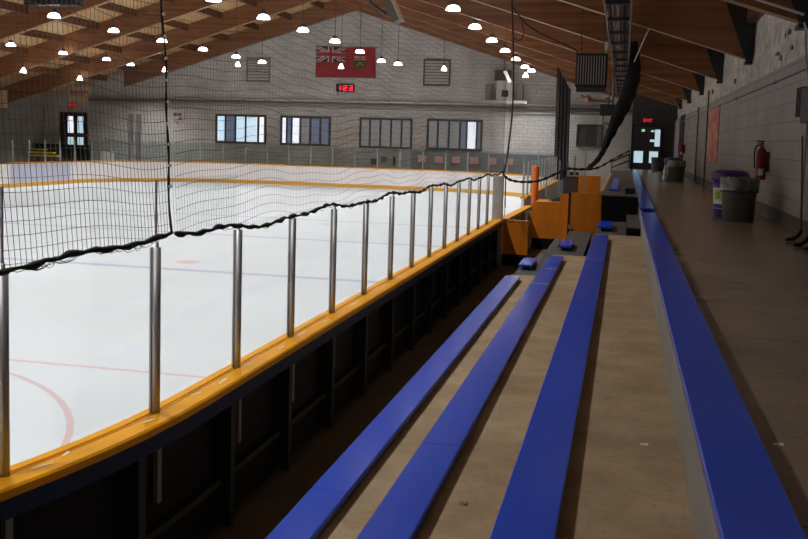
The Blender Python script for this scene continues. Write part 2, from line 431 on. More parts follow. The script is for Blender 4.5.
# walls
b = MB()
b.add([(LW, FARY, -0.25), (RW + 0.3, FARY, -0.25), (RW + 0.3, FARY, 7.5), (RIDGE_X, FARY, 13.6), (LW, FARY, 6.2),
       (LW, FARY + 0.3, -0.25), (RW + 0.3, FARY + 0.3, -0.25), (RW + 0.3, FARY + 0.3, 7.5), (RIDGE_X, FARY + 0.3, 13.6), (LW, FARY + 0.3, 6.2)],
      [(0, 1, 2, 3, 4), (9, 8, 7, 6, 5)] + [(i, (i + 1) % 5, (i + 1) % 5 + 5, i + 5) for i in range(5)])
struct(b.build('wall_far', 'farwall'))
b = MB(); b.box((RW, -5.5, -0.25), (RW + 0.35, 52.0, 4.56)); struct(b.build('wall_right', 'rightwall'))
# rough parged upper part of the right wall, uneven face
b = MB(); ny, nz = 210, 12; vs = []; fs = []
for i in range(ny + 1):
    y = -5.5 + 57.5 * i / ny
    for k in range(nz + 1):
        z = 4.56 + 2.6 * k / nz
        e = 0.0 if k == 0 else random.uniform(-0.02, 0.025)
        vs.append((RW + 0.06 - e, y, z))
for i in range(ny):
    for k in range(nz):
        a = i * (nz + 1) + k; fs.append((a, a + 1, a + nz + 2, a + nz + 1))
b.add(vs, fs, 0)
b.box((RW + 0.09, -5.5, 4.56), (RW + 0.35, 52, 7.2))
for (y, z, w, h) in ((14.6, 5.0, .10, .05), (16.9, 4.82, .09, .04), (17.3, 5.12, .16, .05), (17.6, 5.10, .10, .06), (18.4, 4.86, .30, .04), (18.0, 4.75, .16, .05), (25.2, 4.8, .25, .08), (31.5, 4.9, .2, .08)):
    pr = [(y + w * q * cos(a), z + h * q * sin(a)) for a, q in [(2 * PI * k / 11, random.uniform(.55, 1.15)) for k in range(11)]]
    b.prism(pr, 'x', RW + .033, RW + .07, 1)
struct(b.build('wall_right_upper', ['rough', 'patch']))
b = MB(); b.box((RW - 0.012, -5.5, 1.95), (RW, 52, 2.17)); struct(b.build('baseboard_right', 'base'))
b = MB(); b.box((LW - 0.3, -5.5, -0.25), (LW, FARY + .3, 6.4)); struct(b.build('wall_left', 'leftwall'))
b = MB()
b.add([(LW, -5.5, -0.25), (RW + .3, -5.5, -0.25), (RW + .3, -5.5, 7.5), (RIDGE_X, -5.5, 13.6), (LW, -5.5, 6.2)], [(0, 1, 2, 3, 4)])
struct(b.build('wall_near', 'leftwall'))

# ceiling: deck above the beams; beams and purlins
DEP = 1.12
b = MB()
zr, zl, ze = RIDGE_Z + DEP, beam_z(LW - .3) + DEP, beam_z(RW + .35) + DEP
b.prism([(LW - .3, zl), (RIDGE_X, zr), (RW + .35, ze), (RW + .35, ze + .15), (RIDGE_X, zr + .15), (LW - .3, zl + .15)], 'y', -5.6, FARY + .35)
struct(b.build('ceiling', 'deckwood'))
BEAM_Y = [2.8, 9.2, 15.65, 22.1, 28.6, 35.1, 41.8, 48.3, 54.6, 60.6]
for y in BEAM_Y:
    b = MB(); w = 0.15; LE = LW if y < 60 else -33.6
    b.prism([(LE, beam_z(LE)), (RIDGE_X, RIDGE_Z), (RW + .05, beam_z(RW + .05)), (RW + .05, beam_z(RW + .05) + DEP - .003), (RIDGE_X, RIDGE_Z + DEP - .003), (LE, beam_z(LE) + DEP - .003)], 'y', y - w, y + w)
    o = struct(b.build('ceiling_beam', ['beam', 'beam_bounce']))
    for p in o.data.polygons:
        if p.normal.z < -.8: p.material_index = 1  # downward faces get the lighter wood as painted bounce light
    if y < 52:
        z = beam_z(RW)
        b = MB()
        b.prism([(RW + .045, z - .02), (RW - .10, z + .0), (RW - .62, z + .22 + DEP), (RW + .045, z + DEP)], 'y', y - w - .05, y - w - .004)
        b.box((RW - .10, y - w - .04, z - .08), (RW + .05, y + w + .02, z - .012))
        struct(b.build('ceiling_beam_end_plate', 'steel_dark'))  # dark plate over the beam end, with a small block below
b = MB()
for k in range(1, 10):
    for sx in (-1, 1):
        if sx < 0 and k > 8: continue
        x = RIDGE_X + sx * k * 2.2
        for i in range(len(BEAM_Y) - 1):
            b.box((x - .09, BEAM_Y[i] + .152, beam_z(x) + DEP - .36), (x + .09, BEAM_Y[i + 1] - .152, beam_z(x) + DEP + .02))
struct(b.build('ceiling_purlins', 'purlin'))

# ------------------------------------------------------------------ near boards
def near_path(t0=-82, y1=26.2):
    p = []
    for k in range(29):
        a = math.radians(t0 + (0 - t0) * k / 28); p.append((GX - R + R * cos(a), Y0 + R + R * sin(a), cos(a), sin(a)))
    y = 7.0
    while y < y1 - 0.01:
        y = min(y + 1.2, y1); p.append((GX, y, 1, 0))
    return p
NP = near_path()
boards = thing('dasher_boards', (GX, 9, -0.25), 'near rink boards with worn orange-yellow cap rail, black back and clear glass, curving at left', 'boards')
b = MB(); b.sweep(NP, [(-.11, 1.015), (-.105, 1.05), (-.02, 1.056), (-.015, 1.045), (.015, 1.045), (.02, 1.056), (.17, 1.05), (.185, 1.035), (.185, .985), (-.11, .985)])
for (k, o, l, w, tw) in ((5.22, .075, .15, .018, .15), (5.45, .035, .09, .022, -.35), (6.28, .085, .12, .022, .25), (7.05, .05, .12, .018, .3), (7.5, .09, .2, .02, -.1), (8.15, .06, .16, .016, .2), (8.9, .10, .12, .02, .1), (9.6, .07, .2, .02, 0), (10.4, .09, .14, .02, .2), (11.6, .08, .2, .022, 0), (13.2, .08, .18, .02, .1), (15.1, .09, .2, .02, 0)):
    if k < 7.0:
        a = math.asin(max(-1, (k - 7.0) / R)); nx, ny = cos(a), sin(a)
        cx, cy = GX - R + (R + o) * nx, 7.0 + (R + o) * ny
    else: nx, ny = 1, 0; cx, cy = GX + o, k
    tx, ty = -ny + tw * nx, nx + tw * ny; L = math.hypot(tx, ty); tx, ty = tx / L, ty / L
    sx, sy = ty, -tx
    q = [(cx + tx * l * u / 2 + sx * w * v / 2, cy + ty * l * u / 2 + sy * w * v / 2) for u, v in ((-1, -1), (1, -.7), (1, 1), (-1, .6))]
    b.add([(x, y, 1.0574) for x, y in q] , [(0, 1, 2, 3)], 1)
b.build('cap_rail', ['cap', 'tape'], boards)
b = MB(); b.sweep(NP, [(.018, 1.0445), (.018, 1.0572), (.026, 1.0572), (.026, 1.0445)]); b.build('glass_channel', 'groove', boards)
b = MB(); b.sweep(NP, [(-.06, -.2), (-.06, .984), (-.03, .984), (-.03, -.2)]); b.build('ice_side_panel', 'dash_white', boards)
b = MB(); b.sweep(NP, [(-.07, .004), (-.07, .2), (-.061, .2), (-.061, .004)]); b.build('kick_plate', 'kick', boards)
b = MB(); b.sweep(NP, [(-.028, -.24), (-.028, .98), (.0, .98), (.0, -.24)]); b.build('back_panel', 'black_panel', boards)
b = MB(); b.sweep(NP, [(.002, .85), (.002, .983), (.165, .983), (.165, .85)]); b.build('steel_channel', 'navy', boards)
b = MB(); b.sweep(NP, [(.002, .13), (.002, .19), (.07, .19), (.07, .13)]); b.build('stringer', 'rib', boards)
b = MB(); b.sweep(NP, [(.002, -.24), (.002, -.18), (.09, -.18), (.09, -.24)]); b.build('sill_rail', 'rib', boards)

def at_s(y):   # point and normal on the near board line for a given y (corner or straight)
    if y < 7.0:
        a = math.asin((y - 7.0) / R); return GX - R + R * cos(a), y, cos(a), sin(a)
    return GX, y, 1.0, 0.0
def ang_box(b, x, y, nx, ny, o0, o1, w, z0, z1, mi=0):
    tx, ty = -ny, nx
    q = [(x + nx * o + tx * s, y + ny * o + ty * s) for o, s in ((o0, -w), (o1, -w), (o1, w), (o0, w))]
    b.add([(px, py, z0) for px, py in q] + [(px, py, z1) for px, py in q], [(3, 2, 1, 0), (4, 5, 6, 7), (0, 1, 5, 4), (1, 2, 6, 5), (2, 3, 7, 6), (3, 0, 4, 7)], mi)
POST_Y = [0.9, 2.1, 3.5, 4.99, 6.48, 8.0, 9.45, 10.92, 12.38, 13.86, 15.34, 16.82, 18.3, 19.78, 21.26, 22.74, 24.22]
for y in POST_Y:
    x, yy, nx, ny = at_s(y)
    b = MB(); b.tube([(x + nx * .008, yy + ny * .008, 1.046), (x + nx * .008, yy + ny * .008, 2.30)], .031, 14); ang_box(b, x, yy, nx, ny, -.034, -.020, .027, 1.046, 2.30)
    b.tube([(x + nx * .01, yy + ny * .01, 2.30), (x + nx * .01, yy + ny * .01, 2.345)], .012, 8)
    p = b.build('glass_post', 'post', boards)
    if yy < 7:
        b = MB(); ang_box(b, x, yy, nx, ny, -.008, .008, .005, 2.346, 2.80); b.build('pane_joint', 'sleeve', p)
    b = MB(); ang_box(b, x, yy, nx, ny, .003, .045, .028, .36, .85); b.build('post_sleeve', 'sleeve', boards)
yy = 1.6
while yy < 26:
    x, y, nx, ny = at_s(yy)
    b = MB(); ang_box(b, x, y, nx, ny, .003, .145, .045, -.24, .848); b.build('support_rib', 'rib', boards)
    yy += 1.48 if yy > 7 else 1.5
for i in range(len(POST_Y)):
    y0 = POST_Y[i] + .036; y1 = (POST_Y[i + 1] - .036) if i + 1 < len(POST_Y) else 26.05
    top = 2.80 if y0 < 7.9 else 2.36
    b = MB()
    ns = 4 if y0 < 7 else 1
    path = [at_s(y0 + (y1 - y0) * k / ns) for k in range(ns + 1)]
    b.sweep(path, [(-.006, 1.047), (-.006, top), (.006, top), (.006, 1.047)])
    b.build('glass_pane', 'glass', boards)
b = MB(); b.box((GX - .12, 26.1, -.24), (GX + .15, 26.33, 2.22)); b.build('gate_post', 'thickpost', boards)

# ------------------------------------------------------------------ players' bench gate rail, padded post, far boards
gate = thing('bench_gate_boards', (-3.1, 29, -.25), "low orange gate rail of the players' bench beyond the near boards", 'boards')
b = MB(); b.prism([(-3.28, 26.34), (-3.02, 26.34), (-2.92, 32.4), (-3.16, 32.4)], 'z', .96, 1.05); b.build('cap_rail', 'cap', gate)
b = MB(); b.prism([(-3.26, 26.36), (-3.20, 26.36), (-3.11, 32.4), (-3.15, 32.4)], 'z', -.24, .958); b.build('gate_panel', 'dash_white', gate)
for y in (27.6, 29.2, 30.8): 
    b = MB(); xx = -3.19 + (y - 26.3) * .016; b.box((xx, y - .06, -.24), (xx + .13, y + .06, .956)); b.build('support_rib', 'tan', gate)

pp = thing('padded_post', (-2.88, 32.7, -.25), 'bright orange padded post standing at the end of the bench gate rail', 'post')
b = MB(); b.lathe((-2.88, 32.7, 0), [(.105, 1.06), (.115, 1.10), (.115, 2.30), (.10, 2.37), (.0, 2.39)], 16); b.build('pad', 'orange_pad', pp)
b = MB(); b.box((-2.94, 32.64, -.25), (-2.82, 32.76, 1.058)); b.build('base_column', 'orange', pp)

FR = []
def far_path():
    p = [(GX, 33.0, 1, 0)]
    y = 33.0
    while y < Y1 - R - .01: y = min(y + 1.48, Y1 - R); p.append((GX, y, 1, 0))
    for (cx, cy, a0) in ((GX - R, Y1 - R, 0), (XL + R, Y1 - R, 90)):
        for k in range(1, 17):
            a = math.radians(a0 + 90 * k / 16); p.append((cx + R * cos(a), cy + R * sin(a), cos(a), sin(a)))
        if a0 == 0: p.append((XL + R, Y1, 0, 1))
    y = Y1 - R
    while y > Y0 + R + .01: y = max(y - 1.48, Y0 + R); p.append((XL, y, -1, 0))
    for k in range(1, 17):
        a = math.radians(180 + 90 * k / 16); p.append((XL + R + R * cos(a), Y0 + R + R * sin(a), cos(a), sin(a)))
    p.append((GX - R, Y0, 0, -1))
    return p
FP = far_path()
far = thing('far_dasher_boards', (RIDGE_X, Y1, -.25), 'white rink boards round the far end with orange cap and kick stripe', 'boards')
ZT = 1.27
b = MB(); b.sweep(FP, [(-.05, -.2), (-.05, ZT - .04), (.05, ZT - .04), (.05, -.2)]); b.build('white_panel', 'dash_white', far)
b = MB(); b.sweep(FP, [(-.09, ZT - .04), (-.09, ZT + .03), (.14, ZT + .03), (.14, ZT - .04)]); b.build('cap_rail', 'cap', far)
b = MB(); b.sweep(FP, [(-.062, .003), (-.062, .22), (-.051, .22), (-.051, .003)]); b.build('kick_plate', 'kick', far)
b = MB()
for k in range(0, 5):
    y0 = 44.5 + k * 1.4
    b.box((XL + .051, y0, .24), (XL + .056, y0 + 1.4, ZT - .06))
b.build('advert_panel', 'dash_blue', far)
# far glass posts and panes
def resample(path, step):
    out = []; acc = 0; nxt = 0
    for i in range(len(path) - 1):
        a, c = path[i], path[i + 1]; L = math.hypot(c[0] - a[0], c[1] - a[1])
        while nxt <= acc + L:
            t = (nxt - acc) / L if L else 0
            nx, ny = a[2] + (c[2] - a[2]) * t, a[3] + (c[3] - a[3]) * t; q = math.hypot(nx, ny)
            out.append((a[0] + (c[0] - a[0]) * t, a[1] + (c[1] - a[1]) * t, nx / q, ny / q)); nxt += step
        acc += L
    return out
vis = [p for p in resample(FP, 1.46) if p[1] > 32.5]
for i, (x, y, nx, ny) in enumerate(vis):
    b = MB(); ang_box(b, x, y, nx, ny, -.02, .05, .03, ZT + .031, 2.52 if y > 50 else 2.5); b.build('glass_post', 'post', far)
    if i + 1 < len(vis):
        b = MB(); b.sweep([vis[i], vis[i + 1]], [(.005, ZT + .031), (.005, 2.5), (.015, 2.5), (.015, ZT + .031)]); b.build('glass_pane', 'glass_far', far)

# ------------------------------------------------------------------ protective netting
def netting(name, y0, y1, z0f, z1, label, side):
    b = MB()
    def thread(pts, r=(.0021 if side < 1 else .0013)):
        b.tube(pts, r, 3, smooth=False, cap=False)
    ystep, zstep = .0505, .082
    def X(y, z): return GX + .035 + .015 * sin(y * 2.1 + z * .7) + .01 * sin(z * 3 + y)
    def wob(y, z): return .045 * sin(y * 1.55 + z * .35) * (1.0 / (1 + .25 * (z - 2.3))) + .018 * sin(y * 4.1 + 1.3 + z)
    def lean(y): return .16 if side < 1 else .10
    k = 0; y = y0
    while y <= y1:
        z0 = z0f(y); pts = []
        nseg = 9
        for i in range(nseg + 1):
            z = z0 + (z1 - z0) * i / nseg
            pts.append((X(y, z), y - lean(y) * (z - z0) / (1 + .25 * (z - z0)) * max(.12, 1 - .10 * max(0, y - 5)) + .018 * sin(z * 1.9 + y * .9), z))
        thread(pts); y += ystep
    z = 2.36
    while z < z1:
        pts = []; y = y0
        while y <= y1 + .01:
            zz = z + wob(y, z)
            if zz > z0f(y): pts.append((X(y, zz), y, zz))
            y += .19
        if len(pts) > 1: thread(pts, .0023 if side < 1 else .0021)
        z += zstep
    return b
hemL = lambda y: 2.375 + .012 * sin(y * 5) + .018 * max(0, y - 6.2)
def hemR(y):
    return 2.335 - .0022 * (y - 8) + .028 * sin(y * 1.9 + .6) + .016 * sin(y * 4.3) + (.09 * max(0, 7.1 - y))
for nm, y0, y1, f, z1, lab in (('netting', .5, 6.62, hemL, 6.2, 'black protective net left of the white-tied seam, above the curved glass'),
                               ('netting', 6.68, 27.0, hemR, 7.4, 'long black protective net above the straight run of rink glass')):
    root = thing(nm, (GX, (y0 + y1) / 2, 2.3), lab, 'net', 'protective nets')
    netting(nm, y0, y1, f, z1, lab, 0 if y0 < 1 else 1).build('mesh_cords', 'net', root)
    b = MB(); pts = []; rs = []; y = y0
    while y <= y1:
        pts.append((GX + .045 + .006 * sin(y * 31), y, f(y) + .006 * sin(y * 23))); rs.append(.018 + .006 * sin(y * 17) + random.uniform(-.004, .004)); y += .06
    b.tube(pts, rs, 7)
    # loose strands twisted round the hem
    for q in range(int((y1 - y0) * (16 if y0 < 1 else 5))):
        yq = random.uniform(y0 + .2, y1 - .2); L = random.uniform(.06, .18); d = random.uniform(-.045, .03)
        b.tube([(GX + .05, yq - L, f(yq - L)), (GX + .06, yq - L * .3, f(yq) + d), (GX + .06, yq + L * .3, f(yq) + d * .8), (GX + .05, yq + L, f(yq + L))], .0022, 4)
    b.build('hem_rope', 'hem', root)

def rope_seam(y, x, z0, z1, lab, beads, r=.018, lean=0.0):
    root = thing('seam_rope', (x, y, z0), lab, 'rope')
    b = MB(); pts = []; rs = []; n = int((z1 - z0) / .05)
    for i in range(n + 1):
        z = z0 + (z1 - z0) * i / n; pts.append((x + .006 * sin(z * 9), y + lean * (z - z0) / (z1 - z0) + .012 * sin(z * 4), z)); rs.append(r * (1 + .25 * sin(z * 21) + random.uniform(-.2, .2)))
    b.tube(pts, rs, 7); b.build('cord', 'hem', root)
    if beads:
        z = z0 + .35
        while z < z1:
            b = MB(); yy = y + lean * (z - z0) / (z1 - z0) + .012 * sin(z * 4)
            b.lathe((x + .012, yy, z), [(0, -.014), (.012, -.008), (.014, 0), (.012, .008), (0, .014)], 8); b.build('white_tie', 'bead', root)
            z += .155
rope_seam(6.60, GX + .05, 2.40, 6.3, 'black lacing rope with white ties hanging down the net seam at left', True, .0085, -.42)
root = thing('seam_rope', (GX + .05, 27.5, 2.2), 'plain black rope hanging down the net end above the gate post', 'rope')
def smooth(c, n=8):
    out = []
    for i in range(len(c) - 1):
        p0, p1, p2, p3 = [Vector(c[max(0, min(len(c) - 1, i + k))]) for k in (-1, 0, 1, 2)]
        for j in range(n):
            t = j / n
            out.append(.5 * ((2 * p1) + (p2 - p0) * t + (2 * p0 - 5 * p1 + 4 * p2 - p3) * t * t + (3 * p1 - p0 - 3 * p2 + p3) * t ** 3))
    out.append(Vector(c[-1])); return out
b = MB(); b.tube(smooth([(-3.27, 27.2, 8.0), (-3.27, 27.39, 7.12), (-3.27, 28.3, 5.54), (-3.27, 28.5, 4.1), (-3.27, 27.68, 2.75), (-3.27, 26.9, 2.27)]), .026, 7); b.build('cord', 'hem', root)
# sagging tail of the net hem across the bench opening
root = thing('net_hem_rope', (-2.6, 28, 1.95), "black sagging net rope draped across the players' bench opening", 'rope')
b = MB()
ctrl = [(-3.27, 26.9, 2.24), (-3.1, 27, 2.10), (-2.72, 27, 2.05), (-2.25, 27, 2.11), (-1.82, 27, 2.31), (-1.52, 27, 2.46), (-1.17, 27, 2.46), (-.71, 27, 2.51), (-.32, 27, 2.74), (.15, 27, 3.02)]
def smooth(c, n=8):
    out = []
    for i in range(len(c) - 1):
        p0, p1, p2, p3 = [Vector(c[max(0, min(len(c) - 1, i + k))]) for k in (-1, 0, 1, 2)]
        for j in range(n):
            t = j / n
            out.append(.5 * ((2 * p1) + (p2 - p0) * t + (2 * p0 - 5 * p1 + 4 * p2 - p3) * t * t + (3 * p1 - p0 - 3 * p2 + p3) * t ** 3))
    out.append(Vector(c[-1])); return out
pts = smooth(ctrl); b.tube(pts, [.035 + .010 * sin(i * 1.7) - .018 * max(0, i - 50) / 24 for i in range(len(pts))], 8); b.build('rope_cord', 'hem', root)
b = MB(); b.tube([(-3.2, 26.9, 2.2), (-3.19, 26.95, 1.3)], .018, 6); b.tube([(-3.19, 26.95, 1.3), (-3.2, 26.9, 1.06)], .010, 6); b.build('rope_end', 'hem', root)

# net hung across the bench opening, from the sagging rope up to the roof
def hem_x(x):
    c = [(-3.27, 2.24), (-3.1, 2.10), (-2.72, 2.05), (-2.25, 2.11), (-1.82, 2.31), (-1.52, 2.46), (-1.17, 2.46), (-.71, 2.51), (-.32, 2.74)]
    for i in range(len(c) - 1):
        if c[i][0] <= x <= c[i + 1][0]:
            t = (x - c[i][0]) / (c[i + 1][0] - c[i][0]); return c[i][1] + t * (c[i + 1][1] - c[i][1])
    return 2.74
root = thing('netting', (-1.9, 27.15, 2.1), 'fine dark protective net hung across the bench opening right of the gate post', 'net', 'protective nets')
b = MB(); x = -3.20
def ny(x, z): return 27.14 + .06 * sin(x * 5 + z * .8)
def top_x(x): return 7.4 if x < -1.45 else 4.45
while x < -.75:
    z0 = hem_x(x) + .02; zt = min(top_x(x), 6.4 if x > -2.4 else 7.4)
    b.tube([(x + .02 * sin(z0 + (zt - z0) * i / 9 + x), ny(x, z0 + (zt - z0) * i / 9), z0 + (zt - z0) * i / 9) for i in range(10)], .0028, 3, smooth=False, cap=False); x += .052
z = 2.15
while z < 7.3:
    pts = []; x = -3.20
    while x < -.75:
        zz = z + .05 * sin(x * 3 + z) + .02 * sin(x * 8)
        if hem_x(x) < zz < min(top_x(x), 6.4 if x > -2.4 else 7.4): pts.append((x, ny(x, zz), zz))
        x += .12
    if len(pts) > 1: b.tube(pts, .0032, 3, smooth=False, cap=False)
    z += .085
b.build('mesh_cords', 'net', root)
root = thing('roof_cable', (-2.4, 27.6, 6.2), 'dark loose cable drooping under the roof from the seam rope to the unit heater', 'cable')
b = MB(); b.tube(smooth([(-3.25, 27.6, 6.95), (-2.97, 27.6, 6.58), (-2.6, 27.6, 6.30), (-2.02, 27.6, 6.02), (-1.5, 27.4, 5.78), (-1.3, 26.6, 5.56)]), .022, 6); b.build('cable_run', 'hem', root)
b = MB(); b.tube(smooth([(-3.0, 27.6, 6.55), (-2.93, 27.6, 6.22), (-3.05, 27.6, 6.02), (-3.2, 27.6, 6.1)]), .018, 6); b.build('cable_loop', 'hem', root)

# gathered net bundle
root = thing('gathered_net_bundle', (-.2, 26, 2.2), 'thick black bundle of gathered net hanging down from the roof at centre right', 'net')
b = MB(); pts = smooth([(.10, 26, 5.85), (.14, 26, 5.4), (.12, 26, 4.86), (-.04, 26, 4.28), (-.29, 26, 3.68), (-.48, 26, 3.15), (-.64, 26, 2.8), (-.9, 26.4, 2.52)])
b.tube(pts, [.06 + .13 * sin(PI * min(1, (i + 2) / 44)) + .015 * sin(i * 1.3) for i in range(len(pts))], 12)
b.build('gathered_mesh', 'hem', root)
b = MB()
for i in range(5):
    w = i * 1.25
    b.tube([p + Vector((.17 * cos(w + j * .12), .17 * sin(w + j * .12), 0)) * (.4 + .6 * sin(PI * min(1, (j + 2) / 44))) for j, p in enumerate(pts)], .012, 5)
b.build('fold_cords', 'hem', root)
root = thing('hanging_net_curtain', (-3.1, 50.2, 1.6), 'tall dark gathered net curtain hanging before the far wall right of the ice', 'net')
b = MB(); n = 24; vs = []
for i in range(n + 1):
    u = i / n; x = -3.50 + .74 * u; y = 50.2 + .07 * sin(u * 26)
    zt = 7.25 - 1.1 * u ** .8 - .25 * u; vs += [(x + .08 * (1 - u) * 0, y, 1.3), (x - .05, y, zt), (x - .05, y + .05, zt), (x, y + .05, 1.3)]
fs = []
for i in range(n):
    for k in range(4): fs.append((i * 4 + k, i * 4 + (k + 1) % 4, i * 4 + 4 + (k + 1) % 4, i * 4 + 4 + k))
fs += [(3, 2, 1, 0), tuple(n * 4 + k for k in range(4))]
b.add(vs, fs); b.build('curtain_folds', 'dkgrey', root)
b = MB(); b.tube([(-3.52, 50.22, 8.0), (-3.52, 50.22, 7.1)], .02, 6); b.build('hanger', 'black', root)

# ------------------------------------------------------------------ bleacher benches
def bench(x0, x1, y0, y1, z, floor_z, lab, pl, glint_ys=(), support=1.6, label_cat='bench', grp='long blue bleacher benches'):
    root = thing('bleacher_bench', ((x0 + x1) / 2, y0, floor_z), lab, label_cat, grp)
    n = max(1, round((y1 - y0) / pl)); L = (y1 - y0) / n
    for i in range(n):
        b = MB(); b.cbox((x0, y0 + i * L + .002, z - .042), (x1, y0 + (i + 1) * L - .002, z), .005); b.build('seat_plank', 'blue', root)
    y = y0 + .25
    while y < y1:
        b = MB(); b.box((x0 + .05, y - .03, floor_z), (x1 - .045, y + .03, z - .043)); b.build('seat_bracket', 'bracket', root); y += support
    b = MB(); b.box((x1 - .04, y0 + .01, floor_z + .002), (x1 - .006, y1 - .01, z - .043)); b.build('shade_board', 'bracket', root)  # black board added under the seat to deepen the shade beside it
    for y in glint_ys:
        b = MB(); b.box((x0 + .004, y - .016, z), (x1 - .004, y + .016, z + .003)); b.build('joint_highlight', 'joint_glint', root)  # thin pale strip painted in as a highlight across the joint
    return root
bench(-1.775, -1.54, -4.5, 15.45, 1.00, .93, 'lowest long blue bleacher bench, nearest the rink boards', 3.3)
bench(-1.095, -.86, -4.5, 15.5, 1.35, 1.28, 'second long blue bleacher bench up from the rink boards, with painted joint highlights', 3.3, (12.35, 13.9))
bench(-.415, -.18, -4.5, 15.85, 1.70, 1.63, 'third long blue bleacher bench up, between the concrete treads', 3.3)
bench(.325, .565, -4.5, 16.6, 2.05, 1.95, 'topmost long blue bench along the walkway edge, near section', 3.4)
bench(.325, .565, 17.5, 46, 2.06, 1.95, 'far section of the blue bench along the walkway edge, beyond the gap', 3.6, grp='long blue bleacher benches')
bench(-1.735, -1.49, 16.95, 18.0, 1.00, .90, 'lowest short blue bench pad on the grey deck, nearest the boards', 2, support=.8, grp='short blue bench pads')
bench(-1.07, -.83, 17.2, 18.3, 1.35, 1.25, 'middle short blue bench pad on the grey deck before the orange box', 2, support=.9, grp='short blue bench pads')
bench(-.40, -.15, 17.6, 18.8, 1.70, 1.60, 'highest short blue bench pad, before the black platform front', 2, support=.9, grp='short blue bench pads')

# grey decks beyond the concrete
def deck(name, a, c, lab, drop):
    root = thing(name, ((a[0] + c[0]) / 2, a[1], c[2] - drop), lab, 'deck', 'grey plywood decks')
    b = MB(); b.box((a[0], a[1], c[2] - .05), c); b.build('deck_top', 'deck', root)
    b = MB(); b.box((a[0] + .02, a[1] + .03, c[2] - drop), (c[0] - .02, c[1] - .02, c[2] - .052)); b.build('deck_base', 'deck_dark', root)
    return root
deck('deck', (-1.74, 16.15, 0), (-1.10, 18.2, .90), 'lowest grey plywood deck carrying the short blue pad by the boards', 1.14)
deck('deck', (-1.50, 18.22, 0), (-1.10, 25.8, .90), 'long narrow grey plywood deck running back between the orange panels', 1.14)
deck('deck', (-1.08, 16.35, 0), (-.60, 21.3, 1.25), 'middle grey plywood deck in front of the tall orange box', 1.49)
deck('deck', (-.42, 16.72, 0), (.10, 20.0, 1.60), 'highest grey plywood deck in front of the black platform', 1.84)
root = thing('step_block', (.2, 16.8, 1.35), 'dark step block at the end of the concrete tread below the walkway', 'step')
b = MB(); b.box((.105, 16.85, -.25), (.335, 19.9, 1.73)); b.build('step_body', 'deck_dark', root)
b = MB(); b.box((.105, 16.83, 1.731), (.335, 19.9, 1.76)); b.build('step_tread', 'deck', root)
root = thing('platform', (-.05, 20.1, -.25), 'raised platform with black front wall beside the walkway bench', 'platform')
b = MB(); b.prism([(-.395, 20.1), (.31, 20.1), (.31, 40), (-.395, 40)], 'z', -.25, 2.10); b.build('platform_front', 'deck_dark', root)
b = MB(); b.prism([(-.395, 20.08), (.31, 20.08), (.31, 40), (-.395, 40)], 'z', 2.101, 2.13); b.build('platform_top', 'deck', root)
root = thing('blue_plank', (-.27, 24.5, 2.13), 'narrow blue plank lying on the raised platform behind the orange box', 'plank')
b = MB(); b.prism([(-.27, 22.0), (-.10, 22.0), (-.10, 29.5), (-.27, 29.5)], 'z', 2.131, 2.17); b.build('plank_board', 'blue', root)
root = thing('equipment_box', (.16, 21, 2.131), 'small black box on the raised platform beside the walkway bench', 'box')
b = MB(); b.cbox((.06, 20.9, 2.131), (.26, 21.3, 2.25), .006); b.build('box_body', 'black', root)

# ------------------------------------------------------------------ players' bench: orange plywood
root = thing('orange_end_panel', (-2.8, 26.2, -.25), "orange plywood end wall of the players' bench beside the gate post", 'panel')
b = MB(); b.box((-3.16, 26.36, .07), (-2.46, 26.41, .985)); b.build('plywood_sheet', 'orange', root)
b = MB(); b.box((-3.165, 26.37, -.25), (-2.48, 26.40, .068)); b.build('base_rail', 'deck_dark', root)
b = MB(); b.box((-3.18, 26.335, .987), (-2.43, 26.46, 1.02)); b.build('wood_cap', 'tan', root)
root = thing('orange_back_panel', (-2.1, 31, -.25), 'wide low orange plywood panel behind the padded post', 'panel')
b = MB(); b.box((-2.80, 31.0, .10), (-1.42, 31.06, 1.24)); b.build('plywood_sheet', 'orange', root)
b = MB(); b.box((-2.78, 31.02, -.25), (-1.44, 31.055, .098)); b.build('base_rail', 'deck_dark', root)
b = MB(); b.box((-2.70, 30.98, 1.241), (-1.42, 32.4, 1.28)); b.build('shelf_top', 'orange', root)
b = MB(); b.prism([(-2.93, 31.0), (-2.80, 31.0), (-2.80, 31.06), (-2.93, 31.06)], 'z', -.25, .95); b.build('edge_strip', 'tan', root)
root = thing('skate_guard', (-2.05, 31.3, 1.28), 'small dark and white shoe-like bundle lying on the low orange panel', 'shoe')
b = MB(); b.add(*[( [(-2.35, 31.25, 1.281), (-1.75, 31.25, 1.281), (-1.75, 31.5, 1.281), (-2.35, 31.5, 1.281), (-2.25, 31.28, 1.34), (-2.0, 31.28, 1.42), (-2.0, 31.47, 1.42), (-2.25, 31.47, 1.34), (-1.78, 31.28, 1.33), (-1.78, 31.47, 1.33)],
    [(3, 2, 1, 0), (0, 4, 7, 3), (4, 5, 6, 7), (5, 8, 9, 6), (8, 1, 2, 9), (0, 1, 8, 5, 4), (3, 7, 6, 9, 2)])][0]); b.build('dark_upper', 'shoe', root)
b = MB(); b.box((-2.42, 31.22, 1.281), (-2.2, 31.245, 1.31)); b.build('white_sole', 'white', root)
root = thing('orange_box', (-.8, 21.5, -.25), "tall orange plywood box front of the players' bench by the seating", 'box')
b = MB(); b.box((-1.09, 21.52, -.25), (-.44, 21.58, 2.08)); b.build('front_panel', 'orange', root)
b = MB(); b.box((-.47, 21.585, -.25), (-.42, 23.0, 2.06)); b.build('side_panel', 'orange', root)
root = thing('wooden_rail', (-.45, 30, -.25), 'tan wooden rail on a dark side wall running back from the tall orange box', 'rail')
b = MB(); b.box((-.49, 23.02, -.25), (-.405, 35.5, 2.079)); b.build('side_wall', 'deck', root)
